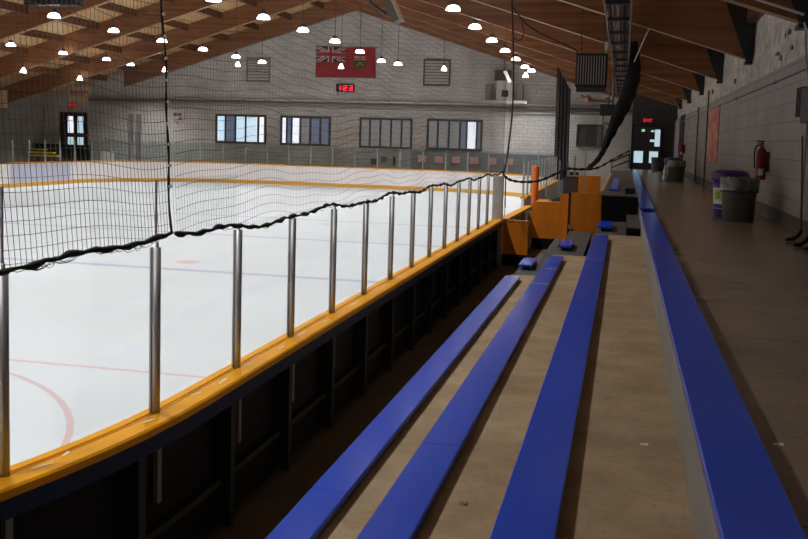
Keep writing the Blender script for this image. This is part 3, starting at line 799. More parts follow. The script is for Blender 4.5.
b = MB(); b.box((-.495, 21.6, 2.081), (-.40, 35.5, 2.14)); b.build('rail_cap', 'tan', root)
root = thing('orange_gate', (-1.3, 23, .9), 'narrow orange gate leaf with black hinge post and latch left of the tall orange box', 'gate')
b = MB(); b.box((-1.40, 22.6, .905), (-1.19, 22.65, 1.99)); b.build('gate_leaf', 'orange', root)
b = MB(); b.box((-1.186, 22.2, .905), (-1.115, 22.26, 2.05)); b.build('hinge_post', 'black', root)
b = MB(); b.tube([(-1.15, 22.19, 1.30), (-1.10, 21.48, 1.27), (-1.0, 21.46, 1.25)], .02, 6); b.build('latch_handle', 'black', root)
root = thing('orange_rear_box', (-1.4, 36, -.25), 'smaller orange plywood box further back behind the glass posts', 'box')
b = MB(); b.box((-1.98, 36.0, -.25), (-.80, 36.6, 2.0)); b.build('box_body', 'orange', root)
b = MB(); b.box((-1.94, 36.1, 2.0), (-1.6, 36.4, 2.12)); b.build('dark_top', 'black', root)
# grey upright sheet between the orange boxes and the white wall
root = thing('glass_screen', (-.3, 34, 2.1), "clear glass screen with grey posts around the rear of the players' bench", 'screen')
for x, y, zt in ((-2.55, 33.4, 2.55), (-2.2, 34.5, 2.55), (-1.9, 34.5, 2.5), (-1.6, 33, 2.75), (-1.25, 33, 2.95)):
    b = MB(); b.box((x - .03, y - .03, -.25), (x + .03, y + .03, zt)); b.build('screen_post', 'post' if x > -1.4 else 'pipe_dark', root)
b = MB(); b.box((-2.8, 33.38, 1.29), (-1.6, 33.40, 2.45)); b.build('screen_pane', 'glass_far', root)
root = thing('dark_partition', (-1.75, 32, 1.2), 'dark upright partition between the orange panels below the net rope', 'panel')
b = MB(); b.box((-1.92, 32.2, -.25), (-1.42, 32.26, 2.05)); b.build('partition_sheet', 'dkgrey', root)
b = MB(); b.box((-1.92, 32.18, 2.051), (-1.42, 32.28, 2.08)); b.build('top_trim', 'black', root)

# ------------------------------------------------------------------ right end: wall with office window, exit door
b = MB(); b.box((-2.9, 52.0, -.25), (.33, 52.2, 4.70)); struct(b.build('wall_end', 'endwall'))
b = MB(); b.box((.33, 52.02, 1.95), (RW + .35, 52.2, 7.2)); struct(b.build('wall_end_right', 'endwall_dark'))
def window(name, x0, x1, z0, z1, y, panes, fr=.07, mull=.05, deep=.10):
    root = bpy.data.objects.new(name, None); C.objects.link(root); root.location = ((x0 + x1) / 2, y, z0); struct(root)
    b = MB()
    b.box((x0, y - deep, z0), (x1, y, z0 + fr)); b.box((x0, y - deep, z1 - fr), (x1, y, z1)); b.box((x0, y - deep, z0 + fr), (x0 + fr, y, z1 - fr)); b.box((x1 - fr, y - deep, z0 + fr), (x1, y, z1 - fr))
    b.build('window_frame', 'frame', root)
    W = x1 - x0; xs = x0
    for i, (fw, m) in enumerate(panes):
        xa, xb = x0 + W * sum(p[0] for p in panes[:i]), x0 + W * sum(p[0] for p in panes[:i + 1])
        b = MB(); b.box((max(xa, x0 + fr) + .004, y - .05, z0 + fr), (min(xb, x1 - fr) - .004, y - .03, z1 - fr)); b.build('pane', m, root)
        if i: 
            b = MB(); b.box((xa - mull / 2, y - deep + .005, z0 + fr), (xa + mull / 2, y - .052, z1 - fr)); b.build('mullion', 'frame', root)
    return root
window('window_1', -27.04, -23.4, 2.52, 4.46, FARY, [(.20, 'pane_lit'), (.20, 'pane_blue'), (.20, 'pane_lit'), (.25, 'pane_lit'), (.15, 'pane_white')], .14, .13)
window('window_2', -22.4, -18.9, 2.52, 4.46, FARY, [(.13, 'pane_white'), (.10, 'pane_blue'), (.17, 'pane_white'), (.20, 'pane_grey'), (.20, 'pane_blue'), (.20, 'pane_blue')], .14, .13)
window('window_3', -16.93, -13.4, 2.50, 4.46, FARY, [(.2, 'pane_grey')] * 5, .13, .12)
window('window_4', -12.44, -8.83, 2.52, 4.49, FARY, [(.2, 'pane_grey'), (.2, 'pane_grey'), (.2, 'pane_grey'), (.12, 'pane_blue'), (.18, 'pane_white'), (.10, 'pane_blue')], .14, .13)
window('window_5', -2.51, -1.15, 3.04, 4.2, 52.0, [(.34, 'pane_dark'), (.36, 'pane_dark'), (.30, 'greenwall')], .07, .06)

def exit_door(name, x0, x1, z0, z1, y, panes):
    root = bpy.data.objects.new(name, None); C.objects.link(root); root.location = ((x0 + x1) / 2, y, z0); struct(root)
    b = MB(); f = .09
    b.box((x0, y - .12, z0), (x0 + f, y, z1)); b.box((x1 - f, y - .12, z0), (x1, y, z1)); b.box((x0 + f, y - .12, z1 - f), (x1 - f, y, z1)); b.build('door_frame', 'black', root)
    xm = (x0 + x1) / 2
    for (a, c) in ((x0 + f + .005, xm - .006), (xm + .006, x1 - f - .005)):
        b = MB(); b.box((a, y - .07, z0), (c, y - .02, z1 - f - .004)); leaf = b.build('door_leaf', 'dkgrey', root)
        b = MB(); b.tube([(a + .1, y - .11, z0 + .95), (c - .1, y - .11, z0 + .95)], .02, 6); b.box((a + .08, y - .11, z0 + .93), (a + .12, y - .072, z0 + .97)); b.box((c - .12, y - .11, z0 + .93), (c - .08, y - .072, z0 + .97)); b.build('push_bar', 'steel', leaf)
    for (a, c, d, e, m) in panes:
        b = MB(); b.box((a, y - .085, d), (c, y - .072, e)); b.build('pane', m, root)
    return root
exit_door('door_1', .36, 1.95, 1.95, 4.25, 52.0, [(.50, .96, 2.28, 2.88, 'pane_day'), (1.28, 1.72, 2.28, 2.90, 'pane_day'), (1.52, 1.78, 3.15, 4.02, 'pane_day'), (1.28, 1.51, 3.38, 3.5, 'pane_day'), (1.32, 1.48, 3.9, 3.98, 'pane_day')])
def exit_sign(root, x, y, z, w, h, m):
    b = MB(); b.box((x - w / 2 - .03, y - .09, z - h / 2 - .03), (x + w / 2 + .03, y - .005, z + h / 2 + .03)); b.build('sign_case', 'dkgrey', root)
    fc = bpy.data.curves.new('exit_text', 'FONT'); fc.body = 'EXIT'; fc.size = h * 1.35; fc.extrude = .004; fc.align_x = 'CENTER'; fc.align_y = 'CENTER'; fc.offset = .006
    t = bpy.data.objects.new('exit_text', fc); C.objects.link(t)
    bpy.context.view_layer.update()
    dg = bpy.context.evaluated_depsgraph_get(); me = bpy.data.meshes.new_from_object(t.evaluated_get(dg)); bpy.data.objects.remove(t)
    me.transform(Matrix.Rotation(PI / 2, 4, 'X')); me.materials.clear(); me.materials.append(M[m])
    o = bpy.data.objects.new('lettering', me); C.objects.link(o); o.parent = root; o.location = Vector((x, y - .096, z)) - wloc(root)
r = thing('exit_sign', (1.16, 52, 4.4), 'glowing red exit sign above the dark double door at the walkway end', 'sign'); exit_sign(r, 1.13, 52.0, 4.48, .30, .17, 'exit_red')
r = thing('door_indicator', (.92, 52, 4.0), 'small glowing green indicator on the left leaf of the walkway end door', 'light')
b = MB(); b.box((.82, 51.88, 3.88), (1.02, 51.927, 4.04)); b.build('indicator_case', 'black', r); b = MB(); b.box((.84, 51.868, 3.90), (1.0, 51.879, 4.02)); b.build('indicator_lens', 'exit_green', r)
r = thing('handrail', (-.1, 50.5, 1.95), 'pair of dark sloping handrails before the pale end wall', 'handrail')
for z0, z1 in ((2.28, 2.72), (1.98, 2.38)):
    b = MB(); b.tube([(-.62, 51.5, z0), (.30, 51.5, z1)], .035, 8); b.build('rail', 'black', r)
for x in (-.6, .28):
    b = MB(); b.tube([(x, 51.5, -.25 if x < 0 else 1.95), (x, 51.5, 2.3 if x < 0 else 2.7)], .03, 8); b.build('rail_post', 'black', r)

exit_door('door_2', -38.75, -36.65, .85, 4.33, FARY, [(-38.15, -37.72, 2.9, 4.05, 'pane_white'), (-37.4, -36.95, 2.9, 4.05, 'pane_day'), (-38.15, -37.72, 1.85, 2.6, 'pane_day'), (-37.4, -36.95, 1.85, 2.6, 'pane_day')])
b = MB(); b.box((-39.2, FARY - .9, -.25), (-36.2, FARY, .85)); struct(b.build('trim_2', 'base'))
r = thing('exit_sign', (-37.7, FARY, 4.7), 'small red exit sign above the double door at far left', 'sign'); exit_sign(r, -37.75, FARY, 4.76, .42, .22, 'exit_red')

# ------------------------------------------------------------------ far wall fittings
def pane_sign(name, x0, x1, z0, z1, y, m, lab, cat, face=None, t=.05):
    root = thing(name, ((x0 + x1) / 2, y, z0), lab, cat)
    b = MB(); b.box((x0, y - t, z0), (x1, y - .002, z1)); b.build('sign_board', m, root)
    return root
def wall_pipe(z, r, m, lab, y=FARY - .12):
    root = thing('wall_pipe', (-20, y, z), lab, 'pipe', 'pipes along the far wall')
    b = MB(); b.tube([(-36.5, y, z), (1.9, y, z)], r, 10); b.build('pipe_run', m, root)
    for x in range(-35, 1, 5):
        b = MB(); b.box((x - .04, y, z - r - .02), (x + .04, FARY - .002, z + r + .02)); b.build('pipe_clamp', 'pipe_dark', root)
wall_pipe(5.50, .07, 'pipe', 'upper pale pipe running across the far wall above the windows')
wall_pipe(5.26, .10, 'pipe_dark', 'middle darker pipe across the far wall above the windows')
wall_pipe(4.98, .05, 'pipe', 'lower thin pipe across the far wall just above the windows')

def louver(x0, x1, z0, z1, lab, fm):
    root = thing('louver_vent', ((x0 + x1) / 2, FARY, z0), lab, 'vent', 'framed vents on the far wall')
    b = MB(); f = .09; y = FARY
    b.box((x0, y - .1, z0), (x1, y - .002, z0 + f)); b.box((x0, y - .1, z1 - f), (x1, y - .002, z1)); b.box((x0, y - .1, z0 + f), (x0 + f, y - .002, z1 - f)); b.box((x1 - f, y - .1, z0 + f), (x1, y - .002, z1 - f)); b.build('vent_frame', fm, root)
    b = MB(); b.box((x0 + f, y - .02, z0 + f), (x1 - f, y - .004, z1 - f)); b.build('vent_back', 'pipe_dark', root)
    z = z0 + f + .1
    b = MB()
    while z < z1 - f - .08:
        b.add([(x0 + f, y - .08, z - .05), (x1 - f, y - .08, z - .05), (x1 - f, y - .03, z + .05), (x0 + f, y - .03, z + .05), (x0 + f, y - .08, z - .03), (x1 - f, y - .08, z - .03), (x1 - f, y - .03, z + .07), (x0 + f, y - .03, z + .07)],
              [(0, 1, 2, 3), (7, 6, 5, 4), (0, 4, 5, 1), (1, 5, 6, 2), (2, 6, 7, 3), (3, 7, 4, 0)]); z += .19
    b.build('vent_slats', 'pipe', root)
louver(-12.78, -11.03, 6.58, 8.28, 'dark-framed square louver vent on the far wall, right of the flag', 'frame')
louver(-24.86, -23.2, 6.64, 8.28, 'grey-framed louver vent on the far wall, left of the flag', 'pipe_dark')

# flag: red ensign with union canton and a small shield
root = thing('flag', (-17.95, FARY - .12, 7.0), 'red flag with a blue and white crossed canton hung on the far wall', 'flag')
FX0, FX1, FZ0, FZ1 = -20.0, -15.95, 7.02, 9.02
b = MB(); nu, nv = 96, 48; vs = []; fs = []
for j in range(nv + 1):
    for i in range(nu + 1):
        u, v = i / nu, j / nv
        dx = .0; dz = .03 * sin(u * 9) * (1 - v) - .10 * u * v * 0
        vs.append((FX0 + (FX1 - FX0) * u + .02 * sin(v * 6) + .10 * (v - .5) * (u > .5) * u, FARY - .10 + .03 * sin(u * 17 + v * 2), FZ1 + (FZ0 - FZ1) * v + dz - .08 * u * (1 - v)))
def flag_col(u, v):
    if u < .49 and v < .5:
        a, c = u / .49 - .5, v / .5 - .5
        if abs(a) < .06 or abs(c) < .11: return 0
        if abs(a) < .10 or abs(c) < .18: return 1
        d = abs(abs(a) - abs(c)) * .7
        s = (a * c > 0)
        if d < .028: return 0
        if d < .085: return 1
        return 2
    a, c = (u - .74) / .09, (v - .5) / .2
    if abs(a) < 1 and -1 < c < 1 and (c < .45 or abs(a) < 1 - (c - .45) * 1.1):
        if c < -.42:
            if abs(a) < .12 or abs(c + .72) < .09: return 0
            return 1 if c < -.5 else 4
        if math.hypot(a, (c - .05) * 1.0) < .22 or math.hypot(a - .4, c - .35) < .16 or math.hypot(a + .4, c - .35) < .16: return 4
        return 3
    return 0
for j in range(nv):
    for i in range(nu):
        q = j * (nu + 1) + i; b.add([], [], 0)
        b.f.append((q, q + 1, q + nu + 2, q + nu + 1)); b.mi.append(flag_col((i + .5) / nu, (j + .5) / nv)); b.smooth.append(True)
b.v = vs; o = b.build('flag_cloth', ['flag_red', 'flag_white', 'flag_blue', 'flag_green', 'flag_gold'], root)
md = o.modifiers.new('thick', 'SOLIDIFY'); md.thickness = .01
b = MB(); b.tube([(FX0 - .05, FARY - .05, FZ1 + .03), (FX1 + .1, FARY - .05, FZ1 - .06)], .02, 6); b.build('hanging_cord', 'pipe_dark', root)

# digital clock
root = thing('digital_clock', (-17.96, FARY, 6.1), 'black digital clock with red digits below the flag on the far wall', 'clock')
b = MB(); b.cbox((-18.58, FARY - .14, 6.10), (-17.34, FARY - .002, 6.62), .02); b.build('clock_case', 'black', root)
SEG = {'0': 'abcdef', '1': 'bc', '2': 'abged', '3': 'abgcd'}
def digit(ch, x, z, w, h, y):
    b = MB(); t = .055
    S = {'a': (0, h, w, h), 'g': (0, h / 2, w, h / 2), 'd': (0, 0, w, 0), 'b': (w, h / 2, w, h), 'c': (w, 0, w, h / 2), 'e': (0, 0, 0, h / 2), 'f': (0, h / 2, 0, h)}
    for k in SEG[ch]:
        x0, z0, x1, z1 = S[k]; b.box((x + x0 - t / 2, y - .012, z + z0 - t / 2), (x + x1 + t / 2, y, z + z1 + t / 2))
    b.build('digit', 'red_led', root)
yc = FARY - .143
digit('1', -18.42, 6.20, .13, .30, yc); digit('2', -18.05, 6.20, .2, .30, yc); digit('3', -17.68, 6.20, .2, .30, yc)
b = MB(); b.box((-18.20, yc - .012, 6.26), (-18.15, yc, 6.31)); b.box((-18.20, yc - .012, 6.41), (-18.15, yc, 6.46)); b.build('colon', 'red_led', root)
b = MB(); b.tube([(-18.45, FARY - .06, 6.1), (-18.5, FARY - .06, 5.85)], .02, 6); b.build('cable', 'black', root)

# crest, tan sign, marks, players' bench wall
root = thing('crest_sign', (-29.8, FARY, 3.9), 'pale shield-shaped crest with dark marks on the far wall beside the net seam', 'sign')
b = MB(); b.prism([(-30.25, 4.65), (-29.3, 4.65), (-29.3, 4.1), (-29.45, 3.8), (-29.78, 3.6), (-30.1, 3.8), (-30.25, 4.1)], 'y', FARY - .05, FARY - .002); b.build('shield_plate', 'crest', root)
b = MB()
for (x, z, w, h) in ((-30.02, 4.36, .10, .12), (-29.84, 4.36, .06, .08), (-29.66, 4.36, .10, .10), (-29.62, 4.06, .09, .09), (-29.82, 3.80, .06, .06)): b.box((x - w, FARY - .056, z - h), (x + w, FARY - .0505, z + h))
b.build('shield_marks', 'crest_dark', root)
root = thing('banner_sign', (-37.3, FARY, 5.05), 'faded tan banner sign with reddish lettering above the far left door', 'sign')
b = MB(); b.box((-38.25, FARY - .05, 5.02), (-36.42, FARY - .002, 6.12)); b.build('sign_board', 'sign_tan', root)
b = MB()
x = -38.05
for w in (.18, .12, .2, .14, .2, .16, .12): b.box((x, FARY - .056, 5.62), (x + w, FARY - .051, 5.86)); x += w + .06
b.box((-38.05, FARY - .056, 5.48), (-37.0, FARY - .051, 5.52)); b.build('faded_lettering', 'sign_red', root)
root = thing('side_sign', (-38.8, 54.45, 4.4), 'tan sign board on a roof beam at the left photo edge', 'sign')
b = MB(); b.box((-39.4, 54.40, 4.37), (-38.34, 54.448, 5.49)); b.build('sign_board', 'sign_tan', root)
root = thing('wall_column', (-32.95, FARY, -.25), 'dark double upright column on the far wall between the door and the crest', 'column')
for x in (-33.3, -32.72):
    b = MB(); b.box((x - .14, FARY - .2, -.25), (x + .14, FARY - .002, 4.3)); b.build('upright', 'pipe_dark', root)
for i, (x, z, w, h, m, lab) in enumerate(((-15.9, 1.62, .22, .20, 'crest_dark', 'small dark red square plate low on the far wall under the third window'), (-15.25, 1.78, .20, .16, 'greenwall', 'small grey-green plate low on the far wall between two dark plates'), (-14.55, 1.70, .10, .26, 'frame', 'small tall dark plate low on the far wall at the right of three'))):
    root = thing('wall_plate', (x, FARY, z - h), lab, 'plate'); b = MB(); b.box((x - w, FARY - .04, z - h), (x + w, FARY - .002, z + h)); b.build('plate_face', m, root)
root = thing('bench_back_wall', (-9, 60, -.25), 'dark teal-grey wall behind the far glass carrying six pink plates', 'panel')
b = MB(); b.box((-13.3, 60.3, -.25), (-3.0, 60.4, 2.40)); b.build('wall_sheet', 'greenwall', root)
for i, x in enumerate((-12.55, -11.45, -10.35, -9.2, -8.05, -7.0)):
    nm = ('first', 'second', 'third', 'fourth', 'fifth', 'sixth')[i]
    root = thing('number_plate', (x, 60.3, 1.6), f'{nm} pink plate from the left on the dark wall behind the far glass', 'plate', 'pink plates behind the far glass')
    b = MB(); b.box((x - .26, 60.255, 1.72), (x + .26, 60.298, 2.14)); b.build('plate_face', 'pink', root)
    b = MB(); b.box((x - .36, 60.27, 1.62), (x + .36, 60.298, 1.718)); b.build('plate_ledge', 'orange_dull', root)

# yellow seats at far left
root = thing('yellow_bleacher', (-36.8, 57.5, -.25), 'stepped yellow bleacher seats behind the far left boards', 'bleacher')
for k, (x0, x1, z) in enumerate(((-38.9, -37.6, 1.80), (-38.6, -36.6, 1.60), (-38.0, -36.0, 1.42))):
    b = MB(); b.box((x0, 57.2 - k * .5, z - .10), (x1, 57.6 - k * .5, z)); b.build('seat_plank', 'yellow_seat', root)
    b = MB(); b.box((x0 + .1, 57.3 - k * .5, -.25), (x1 - .1, 57.5 - k * .5, z - .101)); b.build('seat_support', 'black', root)
root = thing('score_table_box', (-34.2, 59.4, -.25), 'pale box standing behind the far boards left of the dark column', 'box')
b = MB(); b.cbox((-34.6, 59.2, -.25), (-33.8, 59.6, 1.72), .02); b.build('box_body', 'white', root)
root = thing('scorekeeper_wall', (-37, 60, -.25), 'dark low wall behind the far left glass below the door', 'panel')
b = MB(); b.box((LW + .2, 59.2, -.25), (-35.4, 59.3, 2.1)); b.build('wall_sheet', 'black_panel', root)

# equipment shelf on the far wall, right
root = thing('equipment_shelf', (-7.4, FARY, 5.5), 'grey equipment shelf with side cabinets high on the far wall', 'shelf')
b = MB(); b.box((-8.75, FARY - .9, 5.55), (-6.0, FARY - .002, 5.72)); b.build('shelf_board', 'pipe', root)
b = MB(); b.box((-7.95, FARY - .75, 5.722), (-6.95, FARY - .1, 6.95)); cab = b.build('cabinet', 'pipe', root)
b = MB(); b.box((-7.62, FARY - .78, 5.95), (-7.2, FARY - .752, 6.35)); b.build('cabinet_opening', 'black', cab)
for x in (-8.5, -6.5):
    b = MB(); b.box((x - .18, FARY - .6, 5.722), (x + .18, FARY - .1, 6.75)); b.build('loudspeaker', 'pipe_dark', root)
b = MB(); b.box((-8.1, FARY - .7, 6.96), (-7.1, FARY - .2, 7.6)); b.build('upper_cabinet', 'frame', root)
root = thing('tube_light', (-7.5, 58, 6.9), 'short pale tilted lamp hanging before the equipment shelf', 'lamp')
b = MB(); a0, a1 = Vector((-7.2, 58.0, 7.38)), Vector((-6.85, 58.0, 6.72)); b.tube([a0, a1], .10, 8); b.build('lamp_tube', 'tube', root)
b = MB(); b.tube([a0 + Vector((-.05, .03, .05)), Vector((-7.2, 58, beam_z(-7.2) + DEP - .01))], .02, 6); b.build('hanger', 'black', root)
root = thing('hanging_cable', (-4.8, 60.6, 6.0), 'pale loose cable sagging on the far wall right of the equipment shelf', 'cable')
b = MB(); b.tube(smooth([(-5.75, 60.8, 5.6), (-5.55, 60.8, 6.3), (-5.5, 60.8, 6.45), (-4.9, 60.8, 6.4), (-4.2, 60.8, 6.55), (-3.7, 60.8, 6.9)]), .03, 6); b.build('cable_run', 'pipe', root)

# ------------------------------------------------------------------ pendant lamps over the ice
ld = bpy.data.lights.new('pendant_bulb', 'SPOT'); ld.energy = 1060; ld.spot_size = math.radians(128); ld.spot_blend = .6; ld.shadow_soft_size = .20; ld.color = (.985, .99, 1.0)
LZ = 7.35
ROWS = [([(-5.63, 31.23), (-5.67, 36.17), (-5.68, 40.96), (-5.67, 45.52), (-5.67, 50.11), (-5.70, 55.11), (-5.6, 57.9)], 'the row nearest the benches'),
        ([(-12.99, 29.01), (-13.04, 33.51), (-12.89, 37.49), (-12.83, 41.72), (-13.07, 46.76), (-13.33, 52.11), (-12.84, 54.08)], 'the second row from the benches'),
        ([(-21.33, 33.13), (-21.58, 37.97), (-21.41, 42.06), (-21.24, 46.21), (-21.17, 50.35), (-21.0, 53.84)], 'the third row from the benches'),
        ([(-31.27, 44.69), (-30.16, 47.7), (-30.71, 53.2), (-31.26, 57.12)], 'the row along the far left side')]
ORD = ['nearest', 'second nearest', 'third nearest', 'fourth nearest', 'fifth nearest', 'sixth nearest', 'seventh nearest', 'eighth nearest']
proto = None
def pendant(x, y, z, lab):
    r = thing('pendant_lamp', (x, y, z), lab, 'lamp', 'pendant lamps over the ice')
    return r
def lamp_parts(r, x, y, z, bell=False):
    R0 = .22 if not bell else .17; H = .16 if not bell else .28
    b = MB()
    if bell: b.lathe((x, y, z), [(R0, 0), (R0 * .95, .05), (R0 * .62, .17), (R0 * .30, H), (.05, H + .02)], 20)
    else: b.lathe((x, y, z), [(R0 + .02, 0), (R0 + .02, .02), (R0 * .97, .06), (R0 * .82, .13), (R0 * .55, H - .01), (.10, H)], 20)
    b.build('shade', 'lamp', r)
    b = MB(); b.lathe((x, y, z + H), [(.12 if not bell else .05, 0), (.13 if not bell else .06, .03), (.10 if not bell else .05, .12), (.03, .16), (.0, .165)], 14); b.build('ballast_housing', 'lamp_cap', r)
    top = beam_z(x) + DEP - .02
    b = MB(); b.tube([(x, y, z + H + .16), (x, y, top)], .014, 6); b.build('suspension_cord', 'lamp_cap', r)
for (spots, desc) in ROWS:
    for i, (x, y) in enumerate(spots):
        lz = LZ if y != 47.7 else 7.22
        r = pendant(x, y, lz, f'{ORD[i]} lit dome lamp in view of {desc}')
        if proto is None:
            lamp_parts(r, x, y, LZ); 
            proto = r; P0 = (x, y)
        else:
            for ch in proto.children:
                if ch.type != 'MESH': continue
                c = ch.copy(); C.objects.link(c); c.parent = r
                if ch.name.startswith('suspension_cord'):
                    bpy.data.objects.remove(c)
                    top = beam_z(x) + DEP - .02
                    b = MB(); b.tube([(x, y, LZ + .32), (x, y, top)], .014, 6); b.build('suspension_cord', 'lamp_cap', r)
        l = bpy.data.objects.new('bulb', ld); C.objects.link(l); l.parent = r; l.location = (0, 0, -.03)
    # the same rows carry on towards the camera, above the frame
    x, y = spots[0]; y -= 4.8
    while y > -1:
        r = pendant(x, y, LZ, f'white dome lamp of {desc}, above the near ice')
        r['group'] = 'pendant lamps out of frame over the near ice'
        for ch in list(proto.children):
            if ch.type != 'MESH': continue
            c = ch.copy(); C.objects.link(c); c.parent = r
            if ch.name.startswith('suspension_cord'):
                bpy.data.objects.remove(c)
                b = MB(); b.tube([(x, y, LZ + .32), (x, y, beam_z(x) + DEP - .02)], .014, 6); b.build('suspension_cord', 'lamp_cap', r)
        l = bpy.data.objects.new('bulb', ld); C.objects.link(l); l.parent = r; l.location = (0, 0, -.03)
        y -= 4.8
bells = [(-37.6, 6.69, 'at far left, left of the row of domes'), (-33.6, 6.27, 'above the tan banner sign'), (-27.8, 6.88, 'just right of the net seam rope'), (-23.0, 7.26, 'in front of the grey-framed louver vent'), (-16.5, 7.22, 'in front of the red flag'), (-10.33, 7.17, 'in front of the dark louver vent'), (-5.63, 6.86, 'above the equipment shelf')]
for x, z, d in bells:
    yb = 56.5 if x > -33 else 54.0 if x > -36 else 47.5
    x, z = x * yb / 55, 3.15 + (z - 3.15) * yb / 55
    r = thing('bell_lamp', (x, yb, z), f'small white bell-shaped pendant lamp {d}', 'lamp', 'bell lamps along the far end')
    lamp_parts(r, x, yb, z - .04, True)

# tilted box fixture under the ridge and dark box at top left
root = thing('tilted_speaker', (-9.3, 38, 8.2), 'grey tilted box fixture hanging under the roof, right of the flag', 'fixture')
c = Vector((-9.35, 38, 8.35)); ax = Vector((.46, 0, -.888)); px = Vector((.888, 0, .46))
b = MB(); vs = []
for y in (37.6, 38.4):
    for (s, t) in ((-.75, -.10), (.62, -.16), (.62, .14), (-.75, .18)): vs.append(c + ax * s + px * t + Vector((0, y - 38, 0)))
b.add(vs, [(0, 1, 2, 3), (7, 6, 5, 4), (0, 4, 5, 1), (1, 5, 6, 2), (2, 6, 7, 3), (3, 7, 4, 0)]); b.build('fixture_body', 'fixture', root)
b = MB(); vs = []
for y in (37.58, 38.42):
    for (s, t) in ((-.78, .185), (.64, .145), (.64, .185), (-.78, .225)): vs.append(c + ax * s + px * t + Vector((0, y - 38, 0)))
b.add(vs, [(0, 1, 2, 3), (7, 6, 5, 4), (0, 4, 5, 1), (1, 5, 6, 2), (2, 6, 7, 3), (3, 7, 4, 0)]); b.build('front_edge', 'white', root)
b = MB(); b.tube([c + ax * -.7 + px * -.1, (-9.9, 38, beam_z(-9.9) + DEP - .02)], .05, 8); b.tube([c + ax * .1 + px * -.32, c + ax * -.6 + px * -.7, (-10.4, 38, beam_z(-10.4) + DEP - .02)], .08, 8); b.build('hanger_arm', 'frame', root)
root = thing('scoreboard_box', (-24.5, 38, 8.4), 'black hanging box at the top left edge above the nets', 'box')
b = MB(); b.cbox((-25.7, 37.6, 8.46), (-23.3, 38.4, 9.0), .02); b.build('box_body', 'black', root)
for x in (-25.2, -23.8):
    b = MB(); b.tube([(x, 38, 9.0), (x, 38, beam_z(x) + DEP - .02)], .03, 6); b.build('hanger', 'black', root)
b = MB(); b.tube([(-24.9, 37.55, 8.42), (-23.9, 37.55, 8.44)], .035, 6); b.build('pale_rim', 'pipe', root)

# ------------------------------------------------------------------ heater, cable tray, conduits
root = thing('unit_heater', (-.95, 26, 4.6), 'dark finned unit heater hanging from the roof left of the cable tray', 'heater')
b = MB(); b.cbox((-1.36, 26, 4.66), (-.54, 26.5, 5.54), .02); b.build('heater_case', 'black', root)
for i in range(11):
    x = -1.29 + i * .068
    b = MB(); b.box((x - .011, 25.95, 4.72), (x + .011, 25.998, 5.47)); b.build('louver_fin', 'fin', root)
for x in (-1.25, -.65):
    b = MB(); b.tube([(x, 26.25, 5.54), (x, 26.25, beam_z(x) + DEP - .02)], .015, 6); b.build('hanger_rod', 'steel_dark', root)
b = MB(); b.tube([(-.58, 26.2, 5.545), (-.58, 26.2, 5.85)], .06, 10); b.build('flue_stub', 'pipe', root)
b = MB(); b.cbox((-1.33, 26.02, 4.54), (-.56, 26.45, 4.655), .01); b.build('drip_tray', 'dkgrey', root)
root = thing('pipe_valves', (-.8, 26.1, 4.3), 'copper and steel valve pipework hanging just below the unit heater', 'pipework')
b = MB(); b.tube(smooth([(-1.2, 26.1, 4.44), (-.95, 26.1, 4.32), (-.7, 26.1, 4.30), (-.35, 26.1, 4.30)]), .035, 8); b.build('copper_run', 'copper', root)
b = MB(); b.lathe((-1.0, 26.1, 4.28), [(0, 0), (.07, .02), (.09, .09), (.05, .16), (0, .17)], 12); b.build('valve_body', 'copper', root)
b = MB(); b.lathe((-.5, 26.1, 4.24), [(0, 0), (.06, .02), (.06, .14), (0, .16)], 12); b.build('valve_body', 'copper', root)
b = MB(); b.box((-.68, 26.05, 3.92), (-.28, 26.3, 4.22)); b.build('pump_case', 'dkgrey', root)
b = MB(); b.tube([(-.36, 26.15, 4.22), (-.36, 26.15, 4.9), (-.36, 26.15, beam_z(-.36) + DEP - .02)], .03, 8); b.tube([(-.46, 26.2, 4.22), (-.46, 26.2, 5.1)], .022, 8); b.tube([(-.6, 26.2, 3.92), (-.6, 26.2, 3.72), (-.3, 26.2, 3.70)], .03, 8); b.build('steel_riser', 'steel', root)

root = thing('cable_tray', (-.2, 14, 5.44), 'ladder cable tray with pale conduits running along under the roof beams', 'cable tray')
TZ = 5.44; TX = -.385
for x in (.02, .32):
    b = MB(); b.box((TX + x - .022, 9, TZ), (TX + x + .022, 46, TZ + .09)); b.build('side_rail', 'steel_dark', root)
y = 9.6
while y < 45.5:
    b = MB(); b.box((TX - .02, y - .09, TZ - .06), (TX + .36, y + .09, TZ - .002)); b.build('rung', 'steel_dark', root); y += 2.1
for x, m, rr in ((.07, 'pipe', .018), (.17, 'pipe_dark', .03), (.26, 'steel_dark', .03)):
    b = MB(); b.tube([(TX + x, 9, TZ + .05), (TX + x, 46, TZ + .05)], rr, 8); b.build('conduit', m, root)
for x in (-.05, .39):
    b = MB(); b.tube([(TX + x, 9, TZ + .03), (TX + x, 44, TZ + .03)], .016, 6); b.build('conduit', 'pipe_dark', root)
for y in (12, 18.6, 25.2, 31.6, 38.2):
    for x in (-.035, .375):
        b = MB(); b.tube([(TX + x, y, TZ - .06), (TX + x, y, beam_z(TX + x) + DEP - .02)], .01, 6); b.build('hanger', 'steel', root)
root = thing('roof_stay', (.6, 24, 5.4), 'thin pale stay wire slanting down from a roof beam to the net bundle', 'wire')
b = MB(); b.tube([(.40, 22.0, 5.72), (.14, 25.6, 5.3)], .016, 6); b.build('stay_wire', 'pipe', root)

